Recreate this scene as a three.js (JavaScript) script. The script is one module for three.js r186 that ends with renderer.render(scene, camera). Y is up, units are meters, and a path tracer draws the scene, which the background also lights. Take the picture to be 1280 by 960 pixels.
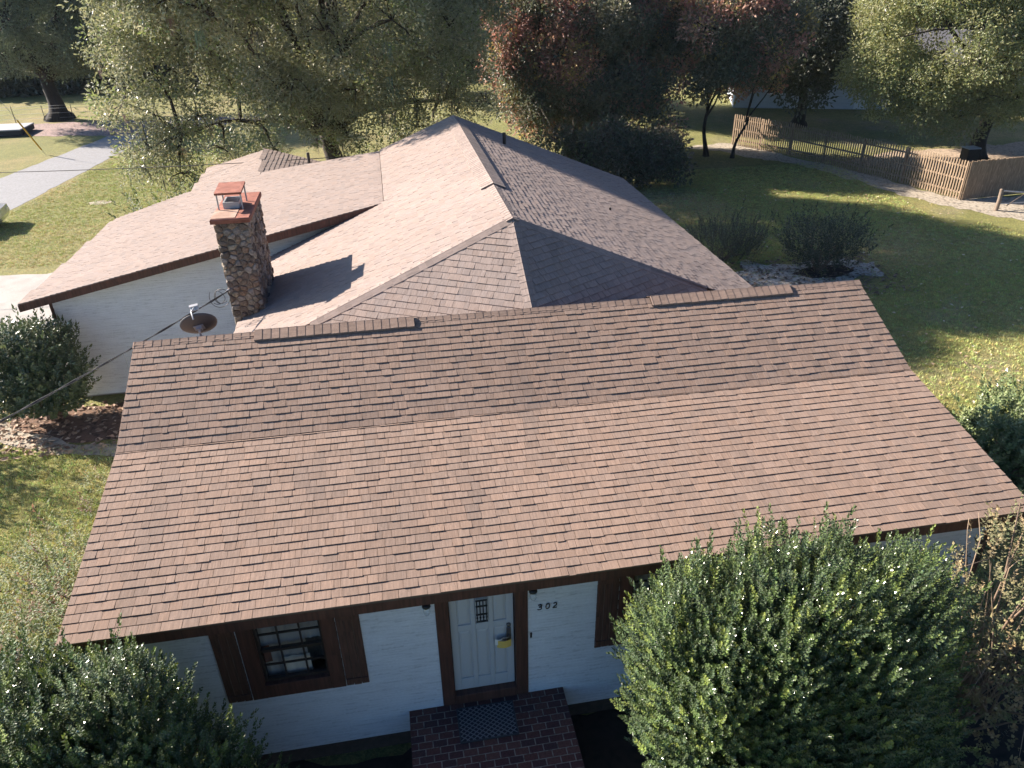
import * as THREE from 'three';
import { Sky } from 'three/addons/objects/Sky.js';
import { FontLoader } from 'three/addons/loaders/FontLoader.js';
import { TextGeometry } from 'three/addons/geometries/TextGeometry.js';
import { mergeGeometries } from 'three/addons/utils/BufferGeometryUtils.js';

// ---------------------------------------------------------------- camera, sky, sun, exposure
const scene = new THREE.Scene();
const camera = new THREE.PerspectiveCamera(54.49, 4 / 3, 0.1, 1500);
camera.position.set(4.5376, 9.6317, 12.4293);
camera.rotation.order = 'YXZ';
camera.rotation.set(-0.5192, -0.1619, -0.0188);

const sunDir = new THREE.Vector3(-0.757, 0.482, -0.464).normalize();
const sky = new Sky();
sky.scale.setScalar(1200);
sky.name = 'sky';
sky.material.uniforms.sunPosition.value.copy(sunDir);
sky.material.uniforms.turbidity.value = 3;
sky.material.uniforms.rayleigh.value = 1.2;
sky.material.uniforms.mieCoefficient.value = 0.004;
sky.userData.kind = 'structure';
scene.add(sky);
scene.environmentIntensity = 0.1;

const sun = new THREE.DirectionalLight(0xfff0e0, 5.0);
sun.position.copy(sunDir).multiplyScalar(120);
sun.castShadow = true;
sun.shadow.radius = 1;
sun.shadow.mapSize.set(4096, 4096);
Object.assign(sun.shadow.camera, { left: -60, right: 60, top: 60, bottom: -60, near: 1, far: 300 });
scene.add(sun, sun.target);

const renderer = new THREE.WebGLRenderer({ antialias: true });
renderer.setSize(1024, 768);
renderer.shadowMap.enabled = true;
renderer.toneMapping = THREE.LinearToneMapping;
renderer.toneMappingExposure = 3.55;

// ---------------------------------------------------------------- helpers
const GY = -1.0;                                    // ground level (door threshold is 0)
const rng = (seed) => { let a = seed >>> 0; return () => { a = (a + 0x6D2B79F5) >>> 0; let t = a; t = Math.imul(t ^ (t >>> 15), t | 1); t ^= t + Math.imul(t ^ (t >>> 7), t | 61); return ((t ^ (t >>> 14)) >>> 0) / 4294967296; }; };
const mix = (a, b, t) => a + (b - a) * t, clamp = (x, a = 0, b = 1) => Math.min(b, Math.max(a, x));
const V3 = (x, y, z) => new THREE.Vector3(x, y, z);
const hash = (x, y, s) => { let h = Math.imul(x | 0, 374761393) ^ Math.imul(y | 0, 668265263) ^ Math.imul(s | 0, 2147483647 ^ 0x5bd1e995); h = Math.imul(h ^ (h >>> 13), 1274126177); return ((h ^ (h >>> 16)) >>> 0) / 4294967296; };
function vnoise(x, y, s = 0, per = 0) {
  const xi = Math.floor(x), yi = Math.floor(y), fx = x - xi, fy = y - yi;
  const u = fx * fx * (3 - 2 * fx), v = fy * fy * (3 - 2 * fy);
  const w = per ? (k) => ((k % per) + per) % per : (k) => k;
  const h = (i, j) => hash(w(xi + i), w(yi + j), s);
  return mix(mix(h(0, 0), h(1, 0), u), mix(h(0, 1), h(1, 1), u), v);
}
const fbm = (x, y, s = 0, o = 4) => { let a = 0, k = 0.5, f = 1; for (let i = 0; i < o; i++) { a += k * vnoise(x * f, y * f, s + i * 17); k *= 0.5; f *= 2.03; } return a / (1 - Math.pow(0.5, o)); };
const n3 = (x, y, z, s) => (vnoise(x + z * 0.71, y - z * 0.37, s) + vnoise(y + x * 0.33, z + x * 0.59, s + 5)) / 2;

function tex(size, fn, srgb = true, rx = 1, ry = 1) {
  const d = new Uint8Array(size * size * 4);
  for (let j = 0; j < size; j++) for (let i = 0; i < size; i++) {
    const c = fn(i / size, j / size, i, j), k = (j * size + i) * 4;
    d[k] = clamp(c[0], 0, 255); d[k + 1] = clamp(c[1], 0, 255); d[k + 2] = clamp(c[2], 0, 255); d[k + 3] = 255;
  }
  const t = new THREE.DataTexture(d, size, size, THREE.RGBAFormat);
  t.wrapS = t.wrapT = THREE.RepeatWrapping; t.magFilter = THREE.LinearFilter; t.minFilter = THREE.LinearMipmapLinearFilter; t.generateMipmaps = true;
  if (srgb) t.colorSpace = THREE.SRGBColorSpace;
  t.repeat.set(rx, ry); t.needsUpdate = true;
  return t;
}
const grey = (v) => [v, v, v];
const T = {};
{ const r = rng(3);
  T.gran = tex(512, (u, v) => { const s = vnoise(u * 160, v * 10, 4, 160) * 24 + vnoise(u * 64, v * 5, 9, 64) * 24, g = r() * 36; const b = 186 + s + g - 10; return [b, b - 1, b - 2]; }, true, 1, 1);
  T.granBump = tex(256, () => grey(r() * 255), false);
  T.paint = tex(512, (u, v) => { const s = vnoise(u * 6, v * 120, 3, 6) * 14, st = Math.pow(vnoise(u * 4, v * 60, 8), 4) * 55 * vnoise(u * 30, v * 90, 12), p = vnoise(u * 40, v * 40, 5, 40) * 8; const b = 250 - s - p - st; return [b, b, b + 1]; });
  T.wood = tex(512, (u, v) => { const s = vnoise(u * 70, v * 5, 3, 70) * 60 + vnoise(u * 22, v * 3, 6, 22) * 40 + r() * 14; const b = 235 - s; return [b, b - 4, b - 8]; });
  T.bark = tex(256, (u, v) => { const s = vnoise(u * 34, v * 7, 3, 34) * 90 + vnoise(u * 60, v * 24, 6) * 50 + r() * 20; const b = 225 - s; return [b, b - 5, b - 12]; });
  T.grass = tex(512, (u, v) => { const a = vnoise(u * 128, v * 128, 2, 128), b = vnoise(u * 48, v * 48, 7, 48), c = vnoise(u * 14, v * 14, 8, 14), e = r(); const k = 120 + a * 60 + b * 36 + c * 24 + e * 40; const dry = clamp((b * 0.6 + e * 0.6 - 0.55) * 2); return [k + dry * 26, k, k - 14 - dry * 6]; });
  T.sand = tex(512, (u, v) => { const k = 196 + vnoise(u * 90, v * 90, 3, 90) * 26 + r() * 22 - Math.pow(vnoise(u * 30, v * 30, 5, 30), 3) * 90; return [k, k - 4, k - 10]; });
  T.asph = tex(512, (u, v) => { const k = 186 + vnoise(u * 30, v * 30, 3, 30) * 26 + r() * 36; return [k, k, k]; });
  T.conc = tex(512, (u, v) => { const k = 206 + vnoise(u * 8, v * 8, 3, 8) * 22 + vnoise(u * 60, v * 60, 4, 60) * 12 + r() * 14; return [k, k - 1, k - 4]; });
  T.brick = tex(256, (u, v) => { const k = 170 + vnoise(u * 24, v * 24, 3, 24) * 50 + r() * 34; return [k, k - 6, k - 8]; });
  T.rust = tex(256, (u, v) => { const a = fbm(u * 6, v * 6, 4, 4), k = 150 + a * 90 + r() * 14; return [k, k * (0.82 + a * 0.12), k * (0.74 + a * 0.2)]; });
  T.stone = tex(256, (u, v) => { const a = vnoise(u * 18, v * 18, 4, 18), k = 140 + a * 70 + r() * 45; return [k, k - 4, k - 10]; });
}
const rep = (t, x, y) => { const c = t.clone(); c.repeat.set(x, y ?? x); c.needsUpdate = true; return c; };
const std = (rgb, o = {}) => { const m = new THREE.MeshStandardMaterial({ roughness: 0.85, ...o }); m.color.setRGB(...rgb); return m; };
const phys = (rgb, o = {}) => { const m = new THREE.MeshPhysicalMaterial({ roughness: 0.85, ...o }); m.color.setRGB(...rgb); return m; };

// geometry builder: flat-shaded polygons with uv in metres and an optional colour per piece
class GB {
  constructor() { this.p = []; this.u = []; this.c = []; this.col = null; }
  tri(a, b, c, ua, ub, uc) {
    this.p.push(...a, ...b, ...c); this.u.push(...ua, ...ub, ...uc);
    if (this.col) for (let i = 0; i < 3; i++) this.c.push(...this.col);
  }
  poly(pts, uvs) { for (let i = 1; i < pts.length - 1; i++) this.tri(pts[0], pts[i], pts[i + 1], uvs[0], uvs[i], uvs[i + 1]); return this; }
  face(pts, off = [0, 0]) {                           // uv in metres from the dominant axis
    const a = V3(...pts[0]), b = V3(...pts[1]), c = V3(...pts[2]); const n = b.clone().sub(a).cross(c.clone().sub(a));
    const ax = Math.abs(n.x), ay = Math.abs(n.y), az = Math.abs(n.z);
    const f = ay >= ax && ay >= az ? (p) => [p[0] + off[0], p[2] + off[1]] : ax >= az ? (p) => [p[2] + off[0], p[1] + off[1]] : (p) => [p[0] + off[0], p[1] + off[1]];
    return this.poly(pts, pts.map(f));
  }
  prism(F, B, off) {                                  // F counter-clockwise seen from the front, B the same corners behind
    this.face(F, off); this.face([...B].reverse(), off);
    for (let i = 0; i < F.length; i++) { const j = (i + 1) % F.length; this.face([F[i], B[i], B[j], F[j]], off); }
    return this;
  }
  box(x0, x1, y0, y1, z0, z1, off) { return this.prism([[x0, y0, z1], [x1, y0, z1], [x1, y1, z1], [x0, y1, z1]], [[x0, y0, z0], [x1, y0, z0], [x1, y1, z0], [x0, y1, z0]], off); }
  geo() {
    const g = new THREE.BufferGeometry();
    g.setAttribute('position', new THREE.Float32BufferAttribute(this.p, 3));
    g.setAttribute('uv', new THREE.Float32BufferAttribute(this.u, 2));
    if (this.c.length) g.setAttribute('color', new THREE.Float32BufferAttribute(this.c, 3));
    g.computeVertexNormals();
    return g;
  }
}
const boxGeo = (...a) => new GB().box(...a).geo();
// box with chamfered vertical front edges (x0..x1, y0..y1, z0..z1), chamfer c on the +z face
function chamferBox(x0, x1, y0, y1, z0, z1, c, off) {
  const g = new GB(); const B = [[x0, y0, z0], [x1, y0, z0], [x1, y1, z0], [x0, y1, z0]], M = [[x0, y0, z1 - c], [x1, y0, z1 - c], [x1, y1, z1 - c], [x0, y1, z1 - c]], F = [[x0 + c, y0 + c, z1], [x1 - c, y0 + c, z1], [x1 - c, y1 - c, z1], [x0 + c, y1 - c, z1]];
  g.face(F, off); g.face([...B].reverse(), off);
  for (let i = 0; i < 4; i++) { const j = (i + 1) % 4; g.face([F[i], M[i], M[j], F[j]], off); g.face([M[i], B[i], B[j], M[j]], off); }
  return g.geo();
}
// plate: polygon thickened downwards by t
function plate(pts, t, off) {
  const g = new GB(); let n = V3(...pts[1]).sub(V3(...pts[0])).cross(V3(...pts[2]).sub(V3(...pts[0]))).normalize();
  if (n.y < 0) { pts = [...pts].reverse(); n.negate(); }
  return g.prism(pts, pts.map((p) => [p[0] - n.x * t, p[1] - n.y * t, p[2] - n.z * t]), off).geo();
}
function clipPoly(P, f) {                               // keeps f(p) >= 0
  const out = [];
  for (let i = 0; i < P.length; i++) {
    const a = P[i], b = P[(i + 1) % P.length], fa = f(a), fb = f(b);
    if (fa >= 0) out.push(a);
    if ((fa >= 0) !== (fb >= 0)) { const t = fa / (fa - fb); out.push(a.map((v, k) => v + (b[k] - v) * t)); }
  }
  return out;
}
const used = {};
function numbered(name) { const n = used[name] ?? 0; used[name] = n + 1; return n ? `${name}_${String(n).padStart(3, '0')}` : name; }
function thing(name, label, category, pos = [0, 0, 0], group) {
  const o = new THREE.Group(); o.name = numbered(name); o.position.set(...pos); o.userData = { label, category };
  if (group) o.userData.group = group;
  scene.add(o); return o;
}
const counts = new Map();
function part(name, geo, mat, parent, extra) {
  const m = new THREE.Mesh(geo, mat); const key = parent.uuid + name; const n = counts.get(key) ?? 0; counts.set(key, n + 1);
  m.name = n ? `${name}_${String(n).padStart(3, '0')}` : name; if (extra) Object.assign(m.userData, extra);
  parent.add(m); return m;
}
function sub(name, parent) { const o = new THREE.Group(); const key = parent.uuid + name; const n = counts.get(key) ?? 0; counts.set(key, n + 1); o.name = n ? `${name}_${String(n).padStart(3, '0')}` : name; parent.add(o); return o; }
function single(name, geo, mat, label, category, group) { const m = new THREE.Mesh(geo, mat); m.name = numbered(name); m.userData = { label, category }; if (group) m.userData.group = group; scene.add(m); return m; }
function structure(name, geo, mat) { const m = new THREE.Mesh(geo, mat); m.name = numbered(name); m.userData.kind = 'structure'; scene.add(m); return m; }
function stuff(name, geo, mat, label, category) { const m = new THREE.Mesh(geo, mat); m.name = numbered(name); m.userData = { kind: 'stuff', label, category }; scene.add(m); return m; }

// tapered tube along points
function tube(pts, radii, sides = 7, flat = false) {
  const pos = [], uv = [], idx = []; const P = pts.map((p) => (p.isVector3 ? p : V3(...p)));
  let ref = V3(0.3, 0.2, 1).normalize(), len = 0;
  for (let i = 0; i < P.length; i++) {
    const t = P[Math.min(i + 1, P.length - 1)].clone().sub(P[Math.max(i - 1, 0)]).normalize();
    let a = ref.clone().addScaledVector(t, -ref.dot(t)); if (a.lengthSq() < 1e-4) a = V3(1, 0, 0).addScaledVector(t, -t.x); a.normalize(); ref = a; const b = t.clone().cross(a);
    if (i) len += P[i].distanceTo(P[i - 1]);
    for (let k = 0; k <= sides; k++) { const th = (k / sides) * Math.PI * 2, r = radii[i]; const q = P[i].clone().addScaledVector(a, Math.cos(th) * r).addScaledVector(b, Math.sin(th) * r); pos.push(q.x, q.y, q.z); uv.push((k / sides) * Math.max(radii[0] * 4, 0.2), len * 0.5); }
  }
  for (let i = 0; i < P.length - 1; i++) for (let k = 0; k < sides; k++) { const a = i * (sides + 1) + k, b = a + 1, c = a + sides + 1, d = c + 1; idx.push(a, b, c, b, d, c); }
  for (const [row, s] of [[0, 1], [P.length - 1, -1]]) { const ci = pos.length / 3; pos.push(P[row].x, P[row].y, P[row].z); uv.push(0, 0); for (let k = 0; k < sides; k++) { const a = row * (sides + 1) + k; s > 0 ? idx.push(ci, a + 1, a) : idx.push(ci, a, a + 1); } }
  let g = new THREE.BufferGeometry(); g.setAttribute('position', new THREE.Float32BufferAttribute(pos, 3)); g.setAttribute('uv', new THREE.Float32BufferAttribute(uv, 2)); g.setIndex(idx); g.computeVertexNormals();
  return g;
}
const merge = (list) => mergeGeometries(list.map((g) => (g.index ? g.toNonIndexed() : g)).map((g) => { for (const k of Object.keys(g.attributes)) if (!['position', 'normal', 'uv'].includes(k)) g.deleteAttribute(k); return g; }));

// ---------------------------------------------------------------- materials
const M = {
  shingle: std([1, 1, 1], { vertexColors: true, map: T.gran, roughness: 0.95, bumpMap: rep(T.granBump, 2), bumpScale: 0.0015 }),
  deck: std([0.10, 0.075, 0.06]),
  siding: std([0.73, 0.745, 0.76], { map: T.paint, roughness: 0.6 }),
  sheath: std([0.3, 0.28, 0.26]),
  brown: std([0.175, 0.07, 0.05], { map: rep(T.wood, 0.8), roughness: 0.6 }),
  shutter: std([0.18, 0.08, 0.055], { map: rep(T.wood, 1.2), roughness: 0.7 }),
  shutterEdge: std([0.3, 0.2, 0.15], { map: T.wood }),
  door: std([0.48, 0.49, 0.50], { roughness: 0.45 }),
  black: std([0.012, 0.012, 0.013], { roughness: 0.45 }),
  muntin: std([0.03, 0.02, 0.016], { roughness: 0.5 }),
  glass: phys([1, 1, 1], { transmission: 1, roughness: 0.02, ior: 1.5 }),
  jar: phys([0.95, 0.97, 0.98], { transmission: 0.85, roughness: 0.25, ior: 1.5 }),
  curtain: std([0.62, 0.58, 0.5], { roughness: 0.95, side: THREE.DoubleSide }),
  sheer: std([0.34, 0.33, 0.31], { roughness: 0.95, side: THREE.DoubleSide }),
  redcloth: std([0.14, 0.06, 0.042], { roughness: 0.95 }),
  interior: std([0.08, 0.075, 0.07]),
  foundation: std([0.09, 0.07, 0.06], { map: T.brick }),
  mortar: std([0.42, 0.38, 0.34], { map: T.sand }),
  mortarDark: std([0.33, 0.29, 0.25], { map: T.sand }),
  rust: std([0.38, 0.17, 0.115], { map: rep(T.rust, 1.4), roughness: 0.7 }),
  galv: std([0.4, 0.42, 0.44], { metalness: 0.6, roughness: 0.5 }),
  dish: std([0.06, 0.06, 0.062], { roughness: 0.6 }),
  greymetal: std([0.36, 0.37, 0.38], { roughness: 0.5, metalness: 0.3 }),
  cable: std([0.02, 0.02, 0.022], { roughness: 0.6 }),
  paper: std([0.72, 0.5, 0.12], { roughness: 0.8, side: THREE.DoubleSide }),
  paperWhite: std([0.75, 0.73, 0.68], { roughness: 0.8, side: THREE.DoubleSide }),
  steel: std([0.2, 0.19, 0.18], { metalness: 0.8, roughness: 0.35 }),
  bark: std([0.14, 0.115, 0.095], { map: rep(T.bark, 1), roughness: 0.95 }),
  barkDark: std([0.07, 0.058, 0.05], { map: rep(T.bark, 1), roughness: 0.95 }),
  twig: std([0.17, 0.12, 0.085], { roughness: 0.9 }),
  cedar: std([0.46, 0.35, 0.24], { map: rep(T.wood, 1), roughness: 0.85 }),
  greywood: std([0.22, 0.19, 0.16], { map: rep(T.wood, 1), roughness: 0.9 }),
};

// ---------------------------------------------------------------- ground, road, drive, sand
{
  const axis = (lo, hi, step, far) => { const a = []; for (let k = 3; k >= 1; k--) a.push(lo - (far * k * k) / 9); for (let x = lo; x <= hi; x += step) a.push(x); for (let k = 1; k <= 3; k++) a.push(hi + (far * k * k) / 9); return a; };
  const xs = axis(-50, 60, 0.8, 600), zs = axis(-90, 16, 0.8, 600);
  const pos = [], uv = [], col = [], idx = [];
  for (const z of zs) for (const x of xs) {
    pos.push(x, GY, z); uv.push(x / 3.1, z / 3.1);
    const n = fbm(x * 0.22, z * 0.22, 3, 4), m = fbm(x * 0.9, z * 0.9, 21, 3);
    const dry = clamp((n - 0.42) * 2.4 + (m - 0.5) * 1.2);
    let c = [mix(0.27, 0.40, dry), mix(0.285, 0.345, dry), mix(0.092, 0.17, dry)];
    const bare = clamp((fbm(x * 0.5, z * 0.5, 51, 4) - 0.66) * 6) * clamp((x - 14) / 4);
    c = c.map((v, i) => mix(v, [0.40, 0.35, 0.27][i], bare));
    col.push(...c);
  }
  for (let j = 0; j < zs.length - 1; j++) for (let i = 0; i < xs.length - 1; i++) { const a = j * xs.length + i, b = a + 1, c = a + xs.length, d = c + 1; idx.push(a, c, b, b, c, d); }
  const g = new THREE.BufferGeometry(); g.setAttribute('position', new THREE.Float32BufferAttribute(pos, 3)); g.setAttribute('uv', new THREE.Float32BufferAttribute(uv, 2)); g.setAttribute('color', new THREE.Float32BufferAttribute(col, 3)); g.setIndex(idx); g.computeVertexNormals();
  structure('ground', g, std([1, 1, 1], { vertexColors: true, map: T.grass, roughness: 0.97, bumpMap: T.grass, bumpScale: 0.05 }));
}
// an irregular flat patch lying lift metres over the ground
function patch(name, outline, lift, mat, wob = 0.35, seed = 1, uvs = 2.5) {
  const P = []; const n = outline.length;
  for (let i = 0; i < n; i++) { const a = outline[i], b = outline[(i + 1) % n]; const L = Math.hypot(b[0] - a[0], b[1] - a[1]), k = Math.max(1, Math.ceil(L / 0.35)); for (let j = 0; j < k; j++) { const t = j / k, x = mix(a[0], b[0], t), z = mix(a[1], b[1], t); P.push(new THREE.Vector2(x + (fbm(x * 1.3, z * 1.3, seed, 3) - 0.5) * wob * 2, -(z + (fbm(x * 1.3, z * 1.3, seed + 40, 3) - 0.5) * wob * 2))); } }
  const g = new THREE.ShapeGeometry(new THREE.Shape(P)); g.rotateX(-Math.PI / 2); g.translate(0, GY + lift, 0);
  const u = g.attributes.uv, p = g.attributes.position; for (let i = 0; i < p.count; i++) u.setXY(i, p.getX(i) / uvs, p.getZ(i) / uvs);
  return structure(name, g, mat);
}
const mRoad = std([0.27, 0.275, 0.29], { map: T.asph, roughness: 0.9 });
patch('road', [[-11.0, -52], [-12.24, -41.4], [-13.43, -33.6], [-14.4, -27.3], [-16.5, -14], [-18, 5], [-21.4, 5], [-19.8, -18], [-17.5, -35.5], [-16.4, -40], [-14.7, -47.2], [-14, -52]], 0.008, mRoad, 0.12, 3);
patch('gravel_lot', [[-30, -53.4], [-24.4, -53.5], [-15, -53.3], [-4, -52.5], [-4, -50], [-10, -48.5], [-14.5, -47], [-20.4, -48.5], [-30, -49]], 0.012, std([0.36, 0.265, 0.255], { map: T.sand, roughness: 0.95 }), 0.5, 8);
patch('driveway', [[-5.2, -21.5], [-7.85, -19.3], [-9.1, -18.3], [-11, -18.5], [-20.5, -19.3], [-20.5, -11], [-8.1, -11], [-7.2, -8.6], [-6.4, -8.2], [-4.7, -8.3], [-4.5, -13]], 0.010, std([0.36, 0.345, 0.33], { map: T.conc, roughness: 0.9 }), 0.1, 12);
const mSand = std([0.47, 0.43, 0.36], { map: T.sand, roughness: 0.97, bumpMap: T.sand, bumpScale: 0.03 });
patch('sand_strip', [[23.4, -33.8], [25.6, -31.2], [28.2, -27.6], [29.8, -21.6], [31.2, -18.0], [32.7, -15.9], [40, -13.6], [41, -19.6], [33, -19.4], [31.9, -20.2], [30.9, -24], [28.4, -30.2], [27, -34]], 0.008, mSand, 0.5, 15);
patch('sand_strip', [[16.9, -12.9], [18.6, -13.4], [20.6, -13.2], [22.2, -13.4], [23.2, -12.5], [22.4, -11.6], [21.0, -11.0], [19.4, -10.2], [18.0, -9.9], [16.6, -10.8]], 0.008, std([0.62, 0.6, 0.56], { map: T.sand, roughness: 0.97 }), 1.0, 19);
patch('mulch_bed', [[19.5, -12.2], [20.6, -12.75], [21.7, -12.5], [21.9, -11.9], [20.9, -11.55], [19.8, -11.6]], 0.012, std([0.05, 0.03, 0.022], { map: T.sand, roughness: 1 }), 0.25, 23);
const mSoil = std([0.035, 0.027, 0.02], { map: T.sand, roughness: 1 });
patch('mulch_bed', [[-1.4, 4.9], [14.6, 4.9], [14.6, 9.6], [-1.8, 9.6]], 0.010, mSoil, 0.3, 27);
const mMulch = std([0.20, 0.12, 0.08], { map: T.sand, roughness: 1 });
patch('mulch_bed', [[-6.6, -8.4], [-4.5, -7.0], [1.3, -7.0], [1.3, -3.4], [-1.2, -4.4], [-3.0, -5.0], [-4.6, -5.2], [-6.0, -6.2]], 0.014, mMulch, 0.3, 31);
patch('sand_strip', [[-7.4, -7.6], [-5.9, -6.2], [-4.2, -5.2], [-2.4, -4.6], [-2.6, -4.2], [-4.6, -4.8], [-6.0, -5.6], [-7.6, -6.9]], 0.018, mSand, 0.2, 33);
patch('sand_strip', [[-10.7, -28.9], [-10.1, -29.2], [-9.5, -28.9], [-9.8, -28.5], [-10.5, -28.5]], 0.008, mSand, 0.2, 37);
patch('sand_strip', [[31, -28], [36, -29.5], [50, -30], [58, -26], [50, -24.5], [38, -24.2], [33, -25]], 0.006, std([0.5, 0.4, 0.3], { map: T.sand, roughness: 0.97 }), 0.8, 39);

// ---------------------------------------------------------------- the house
const house = thing('house', 'white sided house with brown shingled roofs and a stone chimney', 'house');
const W = 13.53, R0 = [3.99, 0], R1 = [3.067, 2.0], R2 = [2.424, 5.23];        // [y, z] of front ridge, pitch break, eave
const xr = 6.94, yr = 5.15, tm = 0.411, xwE = 1.0, xeE = 12.92;                 // main roof
const westY = (x) => yr - tm * (xr - x), eastY = (x) => yr - tm * (x - xr);
const wingS = 0.2125, wingY = (x) => 2.08 + wingS * (x + 5.12);

// shingles on a plane given by a convex outline; individual(bigness) decides which become parts of their own
function shingles(parent, pts, o) {
  const r = rng(o.seed); let a = V3(...pts[0]), n = V3(...pts[1]).sub(a).cross(V3(...pts[2]).sub(a)).normalize(); if (n.y < 0) n.negate();
  const U = V3(0, 1, 0).cross(n).normalize(), Vv = n.clone().cross(U).normalize();
  const O = o.O ? V3(...o.O) : a.clone();
  const Q = pts.map((p) => { const d = V3(...p).sub(O); return [d.dot(U), d.dot(Vv)]; });
  let vmin = Math.min(...Q.map((q) => q[1])), vmax = Math.max(...Q.map((q) => q[1])); if (!o.O) { O.addScaledVector(Vv, vmin); Q.forEach((q) => (q[1] -= vmin)); vmax -= vmin; vmin = 0; }
  const ex = o.exp ?? 0.142, all = new GB(); const singles = [];
  const at = (u, v, h) => { const q = O.clone().addScaledVector(U, u).addScaledVector(Vv, v).addScaledVector(n, h); return [q.x, q.y, q.z]; };
  for (let j = Math.floor(vmin / ex); j * ex < vmax - 0.01; j++) {
    const vm = clamp(j * ex + ex * 0.5, vmin, vmax); let u0 = 1e9, u1 = -1e9;
    for (let i = 0; i < Q.length; i++) { const p = Q[i], q = Q[(i + 1) % Q.length]; if ((p[1] - vm) * (q[1] - vm) <= 0 && p[1] !== q[1]) { const u = p[0] + ((q[0] - p[0]) * (vm - p[1])) / (q[1] - p[1]); u0 = Math.min(u0, u); u1 = Math.max(u1, u); } }
    if (u1 - u0 < 0.04) continue;
    let u = u0 - r() * 0.05 * 0, first = true;
    const wave = (x) => (vnoise(x * 0.9, j * 0.6, o.seed) - 0.5) * 0.012 + (vnoise(x * 0.3, j * 9.1, o.seed + 3) - 0.5) * 0.016;
    while (u < u1 - 0.01) {
      let w = r() < 0.3 ? 0.085 + r() * 0.07 : 0.155 + r() * 0.12; if (first) { w *= 0.4 + r() * 0.6; first = false; } if (u1 - u - w < 0.06) w = u1 - u;
      const thick = r() < 0.5, h0 = (o.th ?? 0.013) * (thick ? 1.25 : 0.8) + r() * 0.003, drop = (thick ? 0.004 : 0) + (r() < 0.04 ? 0.012 : 0);
      const ua = u + 0.0025, ub = u + w - 0.0025, va = Math.max(j * ex - drop, vmin - 0.01) + wave(u + w / 2), vb = Math.min((j + 1) * ex + 0.03, vmax);
      const q = at((ua + ub) / 2, va, 0), st = o.stain ? o.stain(q, r) : 1;
      const base = o.color(q, r), k = (1 + (r() * 0.19 - (r() < 0.12 ? 0.1 : 0) - 0.1) * (o.vary ?? 0.8)) * st;
      const shift = (r() - 0.5) * 0.05, color = [base[0] * k * (1 + shift), base[1] * k, base[2] * k * (1 - shift)];
      const b = new GB(); b.col = color; const t0 = r() * 7, t1 = r() * 7, uv = (x, y) => [x + t0, y + t1];
      const hb = r() * 0.0015, A = at(ua, va, h0 + hb), B = at(ub, va, h0), C = at(ub, vb, 0.0015), D = at(ua, vb, 0.0015), A2 = at(ua, va, -0.004), B2 = at(ub, va, -0.004), C2 = at(ub, vb, -0.004), D2 = at(ua, vb, -0.004);
      b.poly([A, B, C, D], [uv(ua, va), uv(ub, va), uv(ub, vb), uv(ua, vb)]);
      b.poly([A2, B2, B, A], [uv(ua, va), uv(ub, va), uv(ub, va + 0.01), uv(ua, va + 0.01)]);
      b.poly([B2, C2, C, B], [uv(ub, va), uv(ub, vb), uv(ub, vb), uv(ub + 0.01, va)]);
      b.poly([D2, A2, A, D], [uv(ua, vb), uv(ua, va), uv(ua + 0.01, va), uv(ua, vb)]);
      if (o.individual && o.individual(j, u)) singles.push(b); else { all.p.push(...b.p); all.u.push(...b.u); all.c.push(...b.c); }
      u += w;
    }
  }
  for (const b of singles) part('shingle', b.geo(), M.shingle, parent);
  if (all.p.length) part('shingle_field', all.geo(), M.shingle, parent, { kind: 'stuff' });
}
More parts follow.
